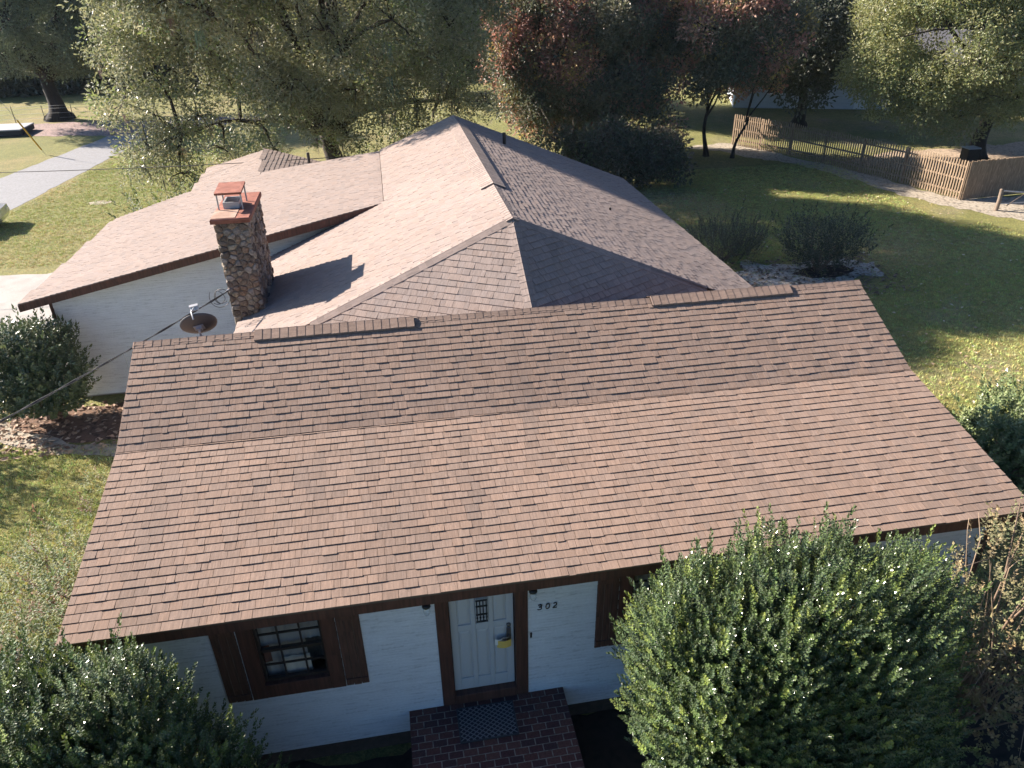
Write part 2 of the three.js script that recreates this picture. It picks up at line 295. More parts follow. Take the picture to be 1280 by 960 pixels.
// folded cap shingles along a ridge or hip from A to B; na, nb: downhill directions of the two sides
function caps(parent, A, B, sa, sb, o) {
  const r = rng(o.seed), a = V3(...A), d = V3(...B).sub(a), L = d.length(); d.normalize(); const SA = V3(...sa).normalize(), SB = V3(...sb).normalize(); const w = o.w ?? 0.14, ex = o.exp ?? 0.15, lift = o.lift ?? 0.012;
  let up = V3(0, 1, 0).addScaledVector(d, -d.y).normalize(); const all = new GB();
  const at = (t, S, w_, h) => { const q = a.clone().addScaledVector(d, t).addScaledVector(up, h); if (S) q.addScaledVector(S, w_); return [q.x, q.y, q.z]; };
  for (let t = 0; t < L - 0.02; t += ex) {
    const t1 = Math.min(t + ex + 0.03, L), b = new GB(); const base = o.color(at(t, null, 0, 0), r), k = 0.9 + r() * 0.2; b.col = base.map((c) => c * k);
    const h0 = lift + 0.0075 + r() * 0.002, h1 = lift + 0.002, wj = w + (r() - 0.5) * 0.01, rnd = 0.02;
    const F = [at(t, SA, wj, h0 - 0.004), at(t, SA, rnd, h0 + 0.001), at(t, null, 0, h0 + 0.004), at(t, SB, rnd, h0 + 0.001), at(t, SB, wj, h0 - 0.004)], K = [at(t1, SA, wj, h1 - 0.004), at(t1, SA, rnd, h1 + 0.001), at(t1, null, 0, h1 + 0.004), at(t1, SB, rnd, h1 + 0.001), at(t1, SB, wj, h1 - 0.004)];
    const uo = r() * 5;
    for (let i = 0; i < 4; i++) b.poly([F[i], F[i + 1], K[i + 1], K[i]], [[uo + i * 0.07, t], [uo + i * 0.07 + 0.07, t], [uo + i * 0.07 + 0.07, t1], [uo + i * 0.07, t1]]);
    const dn = (p) => [p[0] - up.x * (lift + 0.016), p[1] - up.y * (lift + 0.016), p[2] - up.z * (lift + 0.016)];
    for (const S of [F, K]) for (let i = 0; i < 4; i++) b.poly([dn(S[i]), dn(S[i + 1]), S[i + 1], S[i]], [[0, 0], [0.07, 0], [0.07, 0.02], [0, 0.02]]);
    b.poly([dn(F[0]), F[0], K[0], dn(K[0])], [[0, 0], [0, 0.02], [0.15, 0.02], [0.15, 0]]); b.poly([dn(F[4]), F[4], K[4], dn(K[4])], [[0, 0], [0, 0.02], [0.15, 0.02], [0.15, 0]]);
    if (o.each) part('ridge_cap', b.geo(), M.shingle, parent); else { all.p.push(...b.p); all.u.push(...b.u); all.c.push(...b.c); }
  }
  if (all.p.length) part('ridge_cap_run', all.geo(), M.shingle, parent, { kind: 'stuff' });
}
const weather = (x, v, seed) => { const n = fbm(x * 0.45, v * 0.6, seed, 3), st = clamp((fbm(x * 2.6, v * 0.35, seed + 6, 3) - 0.52) * 3.2) * clamp((fbm(x * 0.5, v * 0.3, seed + 9, 2) - 0.35) * 3); return [0.9 + n * 0.2, st]; };
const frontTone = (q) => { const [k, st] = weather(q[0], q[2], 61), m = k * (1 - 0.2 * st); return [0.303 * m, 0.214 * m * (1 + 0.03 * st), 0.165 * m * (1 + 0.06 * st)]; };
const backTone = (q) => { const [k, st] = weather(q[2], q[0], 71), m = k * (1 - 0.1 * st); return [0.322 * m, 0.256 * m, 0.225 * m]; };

{ // front roof
  const roof = sub('front_roof', house);
  const deckZ = 0.006, pl = (pts, t) => plate(pts.map((p) => [p[0], p[1] - deckZ, p[2]]), t);
  part('deck', pl([[0.01, R1[0], R1[1]], [W - 0.01, R1[0], R1[1]], [W - 0.01, R0[0], 0], [0.01, R0[0], 0]], 0.1), M.deck, roof);
  part('deck', pl([[0.01, R2[0], R2[1] - 0.01], [W - 0.01, R2[0], R2[1] - 0.01], [W - 0.01, R1[0], R1[1]], [0.01, R1[0], R1[1]]], 0.1), M.deck, roof);
  part('deck', pl([[0.01, R0[0], 0], [W - 0.01, R0[0], 0], [W - 0.01, 3.067, -2.0], [0.01, 3.067, -2.0]], 0.1), M.deck, roof);
  const stain = (q, r) => 1;
  const lowO = [0, R2[0], R2[1]];
  let picked = 0;
  shingles(roof, [[0, R2[0], R2[1]], [W, R2[0], R2[1]], [W, R1[0], R1[1]], [0, R1[0], R1[1]]], { seed: 11, color: frontTone, stain, individual: (j, u) => j < 6 && u > -0.2 && picked < 300 && (j < 4 || u > 1.2) && ++picked > 0 });
  shingles(roof, [[0, R1[0], R1[1]], [W, R1[0], R1[1]], [W, R0[0], 0], [0, R0[0], 0]], { seed: 12, color: frontTone, stain });
  shingles(roof, [[W, 3.067, -2.0], [0, 3.067, -2.0], [0, R0[0], 0], [W, R0[0], 0]], { seed: 13, color: frontTone });
  const dn1 = [0, -0.42, 0.907], dn2 = [0, -0.42, -0.907];
  caps(roof, [W + 0.01, R0[0], 0], [-0.01, R0[0], 0], dn1, dn2, { seed: 5, color: frontTone, each: true, exp: 0.147, w: 0.13 });
  for (const [x0, x1, s] of [[2.02, 4.78, 1], [9.24, 12.04, 2]]) {       // raised ridge vents
    const prof = (x) => [[x, R0[0] - 0.11, 0.195], [x, R0[0] - 0.068, 0.2], [x, R0[0] + 0.022, 0.01], [x, R0[0] + 0.022, -0.01], [x, R0[0] - 0.068, -0.2], [x, R0[0] - 0.11, -0.195]];
    const b = new GB(); b.prism(prof(x1), prof(x0)); part('ridge_vent', b.geo(), M.muntin, roof);
    caps(roof, [x1 + 0.01, R0[0] + 0.035, 0], [x0 - 0.01, R0[0] + 0.035, 0], dn1, dn2, { seed: 30 + s, color: frontTone, each: true, exp: 0.147, w: 0.225 });
  }
  // fascia and rake boards, soffit
  part('fascia', boxGeo(0.0, W, R2[0] - 0.2, R2[0] - 0.02, R2[1] - 0.045, R2[1] - 0.018), M.brown, roof);
  for (const x of [0.012, W - 0.04]) {
    const rake = (p, q) => new GB().prism([[x, p[0] - 0.19, p[1]], [x, q[0] - 0.19, q[1]], [x, q[0] - 0.012, q[1]], [x, p[0] - 0.012, p[1]]], [[x + 0.028, p[0] - 0.19, p[1]], [x + 0.028, q[0] - 0.19, q[1]], [x + 0.028, q[0] - 0.012, q[1]], [x + 0.028, p[0] - 0.012, p[1]]]).geo();
    part('rake_board', merge([rake(R0, R1), rake(R1, [R2[0], R2[1] - 0.05]), rake([3.067, -2.0], R0)]), M.brown, roof);
  }
  part('soffit', boxGeo(0.05, W - 0.05, R2[0] - 0.19, R2[0] - 0.17, 4.92, R2[1] - 0.048), M.brown, roof);
}
const P0 = [xr, yr, -1.88], PL = [2.8, westY(2.8), -1.4], PR = [11.05, eastY(11.05), -1.5], PC = [6.97, 3.995, -0.02];
{ // main roof behind, with the faceted saddle that runs down to the front ridge
  const roof = sub('main_roof', house);
  const zb = -13.3, w = (x, z) => [x, westY(x), z], e = (x, z) => [x, eastY(x), z];
  const OW = w(xwE, 0), OE = e(xeE, 0);
  const A = [w(xwE, -7.3), w(xwE, -1.1), PL, P0, w(xr, -7.3)], B = [w(4.45, -7.3), w(xr, -7.3), w(xr, zb), w(4.45, -13.5)];
  const EE = [e(xeE, -1.2), e(xeE, zb - 0.1), e(xr, zb), P0, PR];
  for (const [k, P] of [A, B, EE].entries()) part('deck', plate(P.map((p) => [p[0], p[1] - 0.006, p[2]]), 0.12), M.deck, roof);
  shingles(roof, A, { seed: 21, vary: 0.55, color: backTone, O: OW }); shingles(roof, B, { seed: 22, vary: 0.55, color: backTone, O: OW });
  shingles(roof, EE, { seed: 23, vary: 0.55, color: backTone, O: OE, th: 0.015 });
  const low = (P, Q) => { const n = V3(...P0).sub(V3(...P)).cross(V3(...Q).sub(V3(...P))).normalize(); if (n.y < 0) n.negate(); const f = V3(0, -1, 0).addScaledVector(n, n.y).normalize().multiplyScalar(0.45); return [P, Q].map((p) => [p[0] + f.x, p[1] + f.y, p[2] + f.z]); };
  const [lL, lC] = low(PL, PC), [rR, rC] = low(PR, PC), FL = [P0, PL, lL, lC, PC], FR = [P0, PC, rC, rR, PR];
  for (const P of [FL, FR]) part('deck', plate(P.map((p) => [p[0], p[1] - 0.006, p[2]]), 0.05), M.deck, roof);
  shingles(roof, FL, { seed: 24, color: backTone, exp: 0.15 }); shingles(roof, FR, { seed: 25, color: backTone, exp: 0.15 });
  const dW = [-0.925, -0.38, 0], dE = [0.925, -0.38, 0];
  caps(roof, [xr, yr, -1.8], [xr, yr, zb], dW, dE, { seed: 41, color: backTone });
  const vp = (z) => [[xr - 0.27, yr - 0.13, z], [xr - 0.28, yr - 0.1, z], [xr - 0.01, yr + 0.022, z], [xr + 0.01, yr + 0.022, z], [xr + 0.28, yr - 0.1, z], [xr + 0.27, yr - 0.13, z]];
  part('ridge_vent', new GB().prism([...vp(-4.4)].reverse(), [...vp(-12.0)].reverse()).geo(), M.muntin, roof);
  caps(roof, [xr, yr + 0.035, -4.38], [xr, yr + 0.035, -12.0], dW, dE, { seed: 42, w: 0.31, color: backTone });
  const dir = (p, q) => V3(...q).sub(V3(...p));
  const side = (p, q, inside) => { const d = dir(p, q).normalize(), m = V3(...inside).sub(V3(...p)); m.addScaledVector(d, -m.dot(d)).normalize(); return [m.x, m.y, m.z]; };
  caps(roof, PL, P0, side(PL, P0, w(3, -6)), side(PL, P0, PC), { seed: 43, w: 0.15, color: (q) => backTone(q), lift: 0.02 });
  caps(roof, PR, P0, side(PR, P0, e(11, -6)), side(PR, P0, PC), { seed: 44, w: 0.15, color: backTone, lift: 0.016 });
  caps(roof, PC, P0, side(PC, P0, PL), side(PC, P0, PR), { seed: 45, w: 0.13, color: (q) => backTone(q) });
  part('fascia', boxGeo(xwE - 0.005, xwE + 0.022, westY(xwE) - 0.2, westY(xwE) - 0.012, -7.55, -1.0), M.brown, roof);
  part('fascia', boxGeo(xeE - 0.022, xeE + 0.005, westY(xwE) - 0.22, eastY(xeE) - 0.012, zb, -1.2), M.brown, roof);
  part('vent_pipe', tube([[8.28, 4.4, -11.1], [8.28, 4.95, -11.1]], [0.055, 0.055], 10), M.muntin, roof);
  part('vent_pipe', tube([[10.35, 3.5, -6.4], [10.35, 3.82, -6.4]], [0.03, 0.03], 8), M.muntin, roof);
}
{ // wing roof to the side and the low roof behind it
  const roof = sub('wing_roof', house); const w = (x, z) => [x, wingY(x), z];
  const P = [w(4.42, -7.2), w(-5.12, -7.2), w(-4.62, -14.1), w(-2.4, -15.2), w(0.4, -15.1), w(4.42, -13.4)].reverse();
  part('deck', plate(P.map((p) => [p[0], p[1] - 0.006, p[2]]), 0.12), M.deck, roof);
  shingles(roof, P, { seed: 51, vary: 0.55, color: backTone, O: w(-5.12, 0) });
  const z0 = -7.2, rk = (x) => [x, wingY(x), 0];
  part('rake_board', new GB().prism([[-5.12, wingY(-5.12) - 0.21, z0 + 0.02], [4.3, wingY(4.3) - 0.21, z0 + 0.02], [4.4, wingY(4.4) - 0.015, z0 + 0.02], [-5.12, wingY(-5.12) - 0.015, z0 + 0.02]], [[-5.12, wingY(-5.12) - 0.21, z0 - 0.01], [4.3, wingY(4.3) - 0.21, z0 - 0.01], [4.4, wingY(4.4) - 0.015, z0 - 0.01], [-5.12, wingY(-5.12) - 0.015, z0 - 0.01]]).geo(), M.brown, roof);
  part('fascia', new GB().prism([[-5.135, wingY(-5.12) - 0.21, -7.2], [-5.135, wingY(-5.12) - 0.02, -7.2], [-4.635, wingY(-4.62) - 0.02, -14.1], [-4.635, wingY(-4.62) - 0.21, -14.1]], [[-5.11, wingY(-5.12) - 0.21, -7.2], [-5.11, wingY(-5.12) - 0.02, -7.2], [-4.61, wingY(-4.62) - 0.02, -14.1], [-4.61, wingY(-4.62) - 0.21, -14.1]]).geo(), M.brown, roof);
  part('vent_pipe', tube([[2.0, 3.4, -14.5], [2.0, 3.95, -14.5]], [0.05, 0.05], 10), M.muntin, roof);
  const rear = sub('rear_roof', house);
  const ra = [-2.45, 2.5, -15.1], rb = [-2.3, 2.5, -19.0], rc = [-0.1, 3.22, -18.8], rd = [0.25, 3.22, -14.9], re = [2.6, 2.55, -18.6], rf = [2.6, 2.55, -14.6];
  for (const [k, Q] of [[ra, rd, rc, rb], [rd, rf, re, rc]].entries()) { part('deck', plate(Q.map((p) => [p[0], p[1] - 0.006, p[2]]), 0.1), M.deck, rear); shingles(rear, k ? Q : [...Q], { seed: 55 + k, color: backTone, exp: 0.15 }); }
  caps(rear, rd, rc, [-0.95, -0.3, 0], [0.95, -0.3, 0], { seed: 58, color: backTone });
}
// ---- walls of lapped boards
function boards(parent, y0, y1, rows, opts) {
  // rows: function(ya, yb) -> list of [x0, x1]; wall faces +z at opts.z (or along x when opts.side is given)
  const h = opts.h ?? 0.18, r = rng(opts.seed ?? 9); let k = 0;
  for (let y = y0; y < y1 - 0.01; y += h) {
    const yt = Math.min(y + h, y1);
    for (const [a, b] of rows(y, yt)) {
      let P = [[a, y], [b, y], [b, yt], [a, yt]]; if (opts.clip) P = clipPoly(P, opts.clip); if (P.length < 3) continue;
      const off = [r() * 9, r() * 9], d = (p) => opts.z + 0.004 + 0.03 * (1 - (p[1] - y) / h), f = opts.map ?? ((x, yy, z) => [x, yy, z]);
      const F = P.map((p) => f(p[0], p[1], d(p))), B = P.map((p) => f(p[0], p[1], opts.z - 0.01));
      part('siding_board', new GB().prism(F, B, off).geo(), M.siding, parent);
    }
  }
}
{
  const wall = sub('front_wall', house); const zw = 4.91, x0 = 0.36, x1 = W - 0.36;
  const open = [[1.98, 3.27, 0.58, 2.2], [4.62, 5.93, -0.2, 2.3], [7.27, 8.56, 0.58, 2.2]];
  boards(wall, -0.64, 2.24, (ya, yb) => { let s = [[x0, x1]]; for (const [a, b, c, d] of open) if (yb > c + 0.05 && ya < d - 0.02) s = s.flatMap(([p, q]) => (a > p && b < q ? [[p, a], [b, q]] : [[p, q]])); return s; }, { z: zw, seed: 77 });
  const back = new GB(); const xs = [x0, 1.98, 3.27, 4.62, 5.93, 7.27, 8.56, x1];
  for (let i = 0; i < 7; i++) { const o = open[(i - 1) / 2]; if (i % 2 && o) { if (o[2] > -0.5) back.box(xs[i], xs[i + 1], -0.64, o[2], zw - 0.12, zw - 0.012); back.box(xs[i], xs[i + 1], Math.min(o[3], 2.2), 2.24, zw - 0.12, zw - 0.012); } else back.box(xs[i] + (i ? 0 : 0), xs[i + 1], -0.64, 2.24, zw - 0.12, zw - 0.012); }
  part('sheathing', back.geo(), M.sheath, wall);
  part('corner_trim', boxGeo(x0 - 0.03, x0 + 0.07, -0.64, 2.24, zw - 0.05, zw + 0.034), M.brown, wall);
  part('corner_trim', boxGeo(x1 - 0.07, x1 + 0.03, -0.64, 2.24, zw - 0.05, zw + 0.034), M.brown, wall);
  part('foundation', boxGeo(x0 + 0.02, x1 - 0.02, GY, -0.645, 4.6, zw - 0.02), M.foundation, house);
  // gable end walls
  for (const [k, xx, s] of [[0, x0, -1], [1, x1, 1]]) {
    const gw = sub('gable_wall', house); const top = (z) => (z > R1[1] ? R2[0] + ((R2[1] - z) / (R2[1] - R1[1])) * (R1[0] - R2[0]) : R0[0] - (Math.abs(z) / 2) * 0.923) - 0.13;
    const rowsAll = (ya, yb) => [[-2.0, 0], [0, 2.0], [2.0, 4.84]];
    boards(gw, -0.64, 3.9, rowsAll, { z: 0, seed: 80 + k, clip: (p) => (p[0] > 1.999 ? top(p[0]) - p[1] : R0[0] - 0.13 - (Math.abs(p[0]) / 2) * 0.923 - p[1]), map: s > 0 ? (a, y, d) => [xx + d, y, a] : (a, y, d) => [xx - d, y, a] });
    const sg = new GB(); for (const Z of [[[2, -0.64], [-2, -0.64], [-2, 2.9], [0, 3.8], [2, 2.9]], [[4.84, -0.64], [2, -0.64], [2, 2.85], [4.84, 2.25]]]) sg.prism(Z.map((p) => [xx, p[1], p[0]]), Z.map((p) => [xx - s * 0.1, p[1], p[0]]));
    part('sheathing', sg.geo(), M.sheath, gw);
    part('foundation', boxGeo(xx - 0.1, xx + 0.1, GY, -0.645, -2, 4.6), M.foundation, house);
  }
  part('rear_wall', boxGeo(x0, x1, GY, 2.95, -2.05, -1.95), M.sheath, house);
  part('floor_slab', boxGeo(x0 + 0.1, x1 - 0.1, -0.3, -0.2, -1.9, 4.78), M.interior, house);
  // wing wall facing the front garden
  const ww = sub('wing_wall', house);
  boards(ww, -0.94, 4.2, () => [[-4.48, 4.3]], { z: -7.6, seed: 84, clip: (p) => wingY(p[0]) - 0.16 - p[1] });
  part('corner_trim', boxGeo(-4.56, -4.48, -0.96, wingY(-4.5) - 0.14, -7.68, -7.565), M.brown, ww);
  part('sheathing', new GB().prism([[-4.48, GY, -7.612], [4.3, GY, -7.612], [4.3, wingY(4.3) - 0.17, -7.612], [-4.48, wingY(-4.48) - 0.17, -7.612]], [[-4.48, GY, -7.72], [4.3, GY, -7.72], [4.3, wingY(4.3) - 0.17, -7.72], [-4.48, wingY(-4.48) - 0.17, -7.72]]).geo(), M.sheath, ww);
  const ws = sub('wing_side_wall', house);
  boards(ws, -0.94, 1.9, () => [[-13.4, -7.62]], { z: 0, seed: 86, map: (a, y, d) => [-4.48 - d, y, a] });
  part('sheathing', boxGeo(-4.46, -4.36, GY, 1.9, -13.4, -7.73), M.sheath, ws);
  const mw = sub('main_side_wall', house);
  boards(mw, -0.94, 2.72, () => [[-7.55, -2.06]], { z: 0, seed: 88, map: (a, y, d) => [1.42 - d, y, a] });
  part('sheathing', boxGeo(1.44, 1.54, GY, 2.72, -7.55, -2.06), M.sheath, mw);
  part('east_wall', boxGeo(12.4, 12.52, GY, 2.7, -13.0, -2.06), M.siding, house);
  part('back_wall', boxGeo(-4.2, 12.38, GY, 1.95, -13.3, -13.15), M.siding, house);
}
// ---- door
{
  const door = sub('front_door', house); const x0 = 4.817, x1 = 5.731, z = 4.86, Hd = 2.03;
  part('slab', boxGeo(x0, x1, 0.004, Hd, z - 0.045, z - 0.022), M.door, door);
  const wp = 0.19, px = [x0 + 0.105, x0 + 0.362, x0 + 0.619]; // six raised panels set in stiles and rails
  const stile = [[x0, px[0]], [px[0] + wp, px[1]], [px[1] + wp, px[2]], [px[2] + wp, x1]];
  for (const [a, b] of stile) part('stile', chamferBox(a, b, 0.004, Hd, z - 0.0215, z, 0.005), M.door, door);
  for (const p of px) for (const [c, d] of [[0.004, 0.24], [1.24, 1.36], [1.9, Hd]]) part('rail', chamferBox(p + 0.0005, p + wp - 0.0005, c, d, z - 0.0215, z - 0.0005, 0.005), M.door, door);
  const panel = (a, b, c, d) => { const f = (i, zz) => [[a + i, c + i, zz], [b - i, c + i, zz], [b - i, d - i, zz], [a + i, d - i, zz]]; const g = new GB(); const L = [f(0.014, z - 0.0218), f(0.016, z - 0.014), f(0.045, z - 0.004)]; for (let k = 0; k < 2; k++) for (let i = 0; i < 4; i++) { const j = (i + 1) % 4; g.face([L[k][i], L[k][j], L[k + 1][j], L[k + 1][i]]); } g.face(L[2]); return g.geo(); };
  for (const p of px) { part('panel', panel(p, p + wp, 1.36, 1.9), M.door, door); part('panel', panel(p, p + wp, 0.24, 1.24), M.door, door); }
  const gr = []; const gx0 = px[1] + 0.012, gx1 = px[1] + wp - 0.012; // iron grille over the speak-easy
  for (let i = 0; i < 4; i++) { const x = mix(gx0 + 0.015, gx1 - 0.015, i / 3); gr.push(tube([[x, 1.42, z + 0.03], [x, 1.84, z + 0.03]], [0.0085, 0.0085], 6)); gr.push(new THREE.SphereGeometry(0.016, 8, 6).translate(x, 1.5, z + 0.03)); }
  for (const y of [1.83, 1.72, 1.56, 1.42]) gr.push(boxGeo(gx0, gx1, y - 0.009, y + 0.009, z + 0.018, z + 0.036));
  part('grille', merge(gr), M.black, door);
  part('grille_back', boxGeo(gx0 - 0.005, gx1 + 0.005, 1.41, 1.85, z + 0.0155, z + 0.0175), M.door, door);
  part('deadbolt', tube([[5.655, 1.26, z], [5.655, 1.26, z + 0.03]], [0.034, 0.03], 14), M.steel, door);
  part('handle_plate', chamferBox(5.622, 5.688, 0.86, 1.2, z, z + 0.014, 0.004), M.steel, door);
  part('handle', tube([[5.655, 1.06, z + 0.01], [5.655, 1.06, z + 0.055], [5.63, 1.06, z + 0.065], [5.54, 1.055, z + 0.06]], [0.014, 0.014, 0.013, 0.011], 8), M.steel, door);
  const note = thing('door_hanger', 'yellow and white paper slip hanging on the front door handle', 'paper', [5.57, 0.98, z + 0.075]);
  const sheet = (x0, x1, y0, y1, bend) => { const g = new THREE.PlaneGeometry(x1 - x0, y1 - y0, 8, 4); g.translate((x0 + x1) / 2, (y0 + y1) / 2, 0); const p = g.attributes.position; for (let i = 0; i < p.count; i++) { const t = (p.getX(i) - x0) / (x1 - x0); p.setZ(i, Math.sin(t * 3) * bend + p.getY(i) * 0.1); } g.computeVertexNormals(); return g; };
  part('yellow_slip', sheet(-0.10, 0.11, -0.10, 0.06, 0.03), M.paper, note, { label: 'yellow slip' }); part('white_slip', sheet(-0.13, -0.02, -0.05, 0.075, 0.02).translate(0, 0.01, -0.012), M.paperWhite, note);
  const fr = sub('door_frame', house);
  part('jamb', chamferBox(4.625, 4.805, -0.19, 2.05, 4.8, 4.955, 0.004), M.brown, fr); part('jamb', chamferBox(5.743, 5.925, -0.19, 2.05, 4.8, 4.955, 0.004), M.brown, fr);
  part('header', chamferBox(4.625, 5.925, 2.055, 2.225, 4.8, 4.958, 0.004), M.brown, fr); part('sill', chamferBox(4.808, 5.74, -0.19, 0.0, 4.7, 4.962, 0.006), M.brown, fr);
  part('door_reveal', boxGeo(4.806, 5.742, 2.032, 2.053, 4.79, 4.9), M.brown, fr);
}
// ---- windows with shutters
function frontWindow(x0, curtains) {                     // x0: left edge of the trim; 1.29 m wide
  const win = sub('window', house); const a = x0 + 0.2, b = x0 + 1.09, c = 0.84, d = 2.02, zg = 4.84;
  part('trim', chamferBox(x0 + 0.002, a - 0.002, 0.585, 2.22, 4.79, 4.958, 0.004), M.brown, win); part('trim', chamferBox(b + 0.002, x0 + 1.288, 0.585, 2.22, 4.79, 4.958, 0.004), M.brown, win);
  part('sill', chamferBox(a, b, 0.585, c, 4.79, 4.955, 0.004), M.brown, win); part('header', chamferBox(a, b, d, 2.22, 4.79, 4.955, 0.004), M.brown, win);
  const mid = (c + d) / 2, w = (b - a) / 3;
  const fr = new GB(); fr.box(a + 0.002, a + 0.035, c + 0.002, d - 0.002, zg - 0.02, zg + 0.045); fr.box(b - 0.035, b - 0.002, c + 0.002, d - 0.002, zg - 0.02, zg + 0.045); fr.box(a + 0.036, b - 0.036, c + 0.002, c + 0.04, zg - 0.02, zg + 0.043); fr.box(a + 0.036, b - 0.036, d - 0.03, d - 0.002, zg - 0.02, zg + 0.043); fr.box(a + 0.036, b - 0.036, mid - 0.022, mid + 0.022, zg - 0.02, zg + 0.04);
  part('sash', fr.geo(), M.muntin, win);
  for (let i = 1; i < 3; i++) part('muntin', boxGeo(a + w * i - 0.011, a + w * i + 0.011, c + 0.042, d - 0.032, zg - 0.008, zg + 0.024), M.muntin, win);
  for (const y of [(c + mid) / 2, (mid + d) / 2]) part('muntin', boxGeo(a + 0.038, b - 0.038, y - 0.011, y + 0.011, zg - 0.006, zg + 0.022), M.muntin, win);
  for (let i = 0; i < 3; i++) for (let j = 0; j < 4; j++) { const ya = c + ((d - c) / 4) * j, yb = ya + (d - c) / 4; part('pane', new THREE.PlaneGeometry(w - 0.024, yb - ya - 0.024).translate(a + w * (i + 0.5), (ya + yb) / 2, zg + 0.002 + 0.0006 * ((i * 7 + j * 3) % 4)), M.glass, win); }
  const cur = (u0, u1, y0, y1, zz, amp, f, mat) => { const g = new THREE.PlaneGeometry(u1 - u0, y1 - y0, 40, 4); g.translate((u0 + u1) / 2, (y0 + y1) / 2, 0); const p = g.attributes.position; for (let i = 0; i < p.count; i++) { const x = p.getX(i); p.setZ(i, zz + Math.sin(x * f) * amp + Math.sin(x * f * 2.3 + 1) * amp * 0.5); } g.computeVertexNormals(); return part('curtain', g, mat, win); };
  if (curtains) { cur(a + 0.02, a + 0.62, 0.74, d, 4.74, 0.01, 34, M.sheer); cur(a + 0.6, b - 0.02, 1.44, d, 4.745, 0.008, 40, M.sheer); cur(a + 0.26, a + 0.64, 0.76, 1.16, 4.772, 0.008, 26, M.curtain); cur(a + 0.03, a + 0.13, 1.1, 1.42, 4.765, 0.005, 26, M.redcloth); cur(a + 0.5, b, 0.7, 1.42, 4.5, 0.02, 30, M.interior); }
  else cur(a + 0.02, b - 0.02, 1.2, d, 4.7, 0.02, 30, M.sheer);
  for (const [sx, flip] of [[x0 - 0.33, 0], [x0 + 1.3, 1]]) {
    const sh = sub('shutter', house); const r = rng(90 + Math.round(sx * 10));
    for (let i = 0; i < 3; i++) part('board', chamferBox(sx + i * 0.108, sx + i * 0.108 + 0.1, 0.59 + r() * 0.012, 2.2, 4.935, 4.962, 0.004, [r() * 5, r() * 5]), M.shutter, sh);
    for (let i = 1; i < 3; i++) part('batten_strip', boxGeo(sx + i * 0.108 - 0.007, sx + i * 0.108 - 0.001, 0.74, 2.12, 4.94, 4.9655), M.shutterEdge, sh);
    for (const y of [0.7, 1.95]) part('batten', chamferBox(sx + 0.006, sx + 0.31, y - 0.045, y + 0.045, 4.9625, 4.982, 0.004, [r() * 5, 3]), M.shutter, sh);
  }
}
frontWindow(1.98, true); frontWindow(7.27, false);
// ---- lanterns, bell and numerals on the wall
for (const x of [4.51, 5.99]) {
  const l = sub('wall_lantern', house);
  part('mount', chamferBox(x - 0.05, x + 0.05, 1.98, 2.1, 4.92, 4.955, 0.005), M.black, l);
  part('arm', tube([[x, 2.06, 4.95], [x, 2.07, 5.0], [x, 2.03, 5.02]], [0.016, 0.016, 0.016], 8), M.black, l);
  part('cap', new THREE.LatheGeometry([[0.0, 0.05], [0.035, 0.048], [0.055, 0.03], [0.06, 0.0], [0.05, -0.012], [0, -0.012]].map((p) => new THREE.Vector2(...p)), 18).translate(x, 2.0, 5.02), M.black, l);
  part('jar', new THREE.LatheGeometry([[0.045, 0], [0.05, -0.04], [0.05, -0.09], [0.035, -0.13], [0.0, -0.142]].map((p) => new THREE.Vector2(...p)), 18).translate(x, 1.985, 5.02), M.jar, l);
}
part('doorbell', chamferBox(5.958, 5.988, 1.0, 1.09, 4.925, 4.945, 0.004), M.muntin, house);
{
  const font = await new FontLoader().loadAsync('fonts/droid/droid_sans_regular.typeface.json');
  [['3', 6.06, 1.545], ['0', 6.172, 1.545], ['2', 6.28, 1.545]].forEach(([c, x, y]) => { const g = new TextGeometry(c, { font, size: 0.1, depth: 0.014, curveSegments: 5, bevelEnabled: false }); g.applyMatrix4(new THREE.Matrix4().set(1, 0.12, 0, 0, 0, 1, 0, 0, 0, 0, 1, 0, 0, 0, 0, 1)); g.translate(x, y, 4.935); part('house_numeral', g, M.black, house, { label: `black numeral ${c}` }); });
}
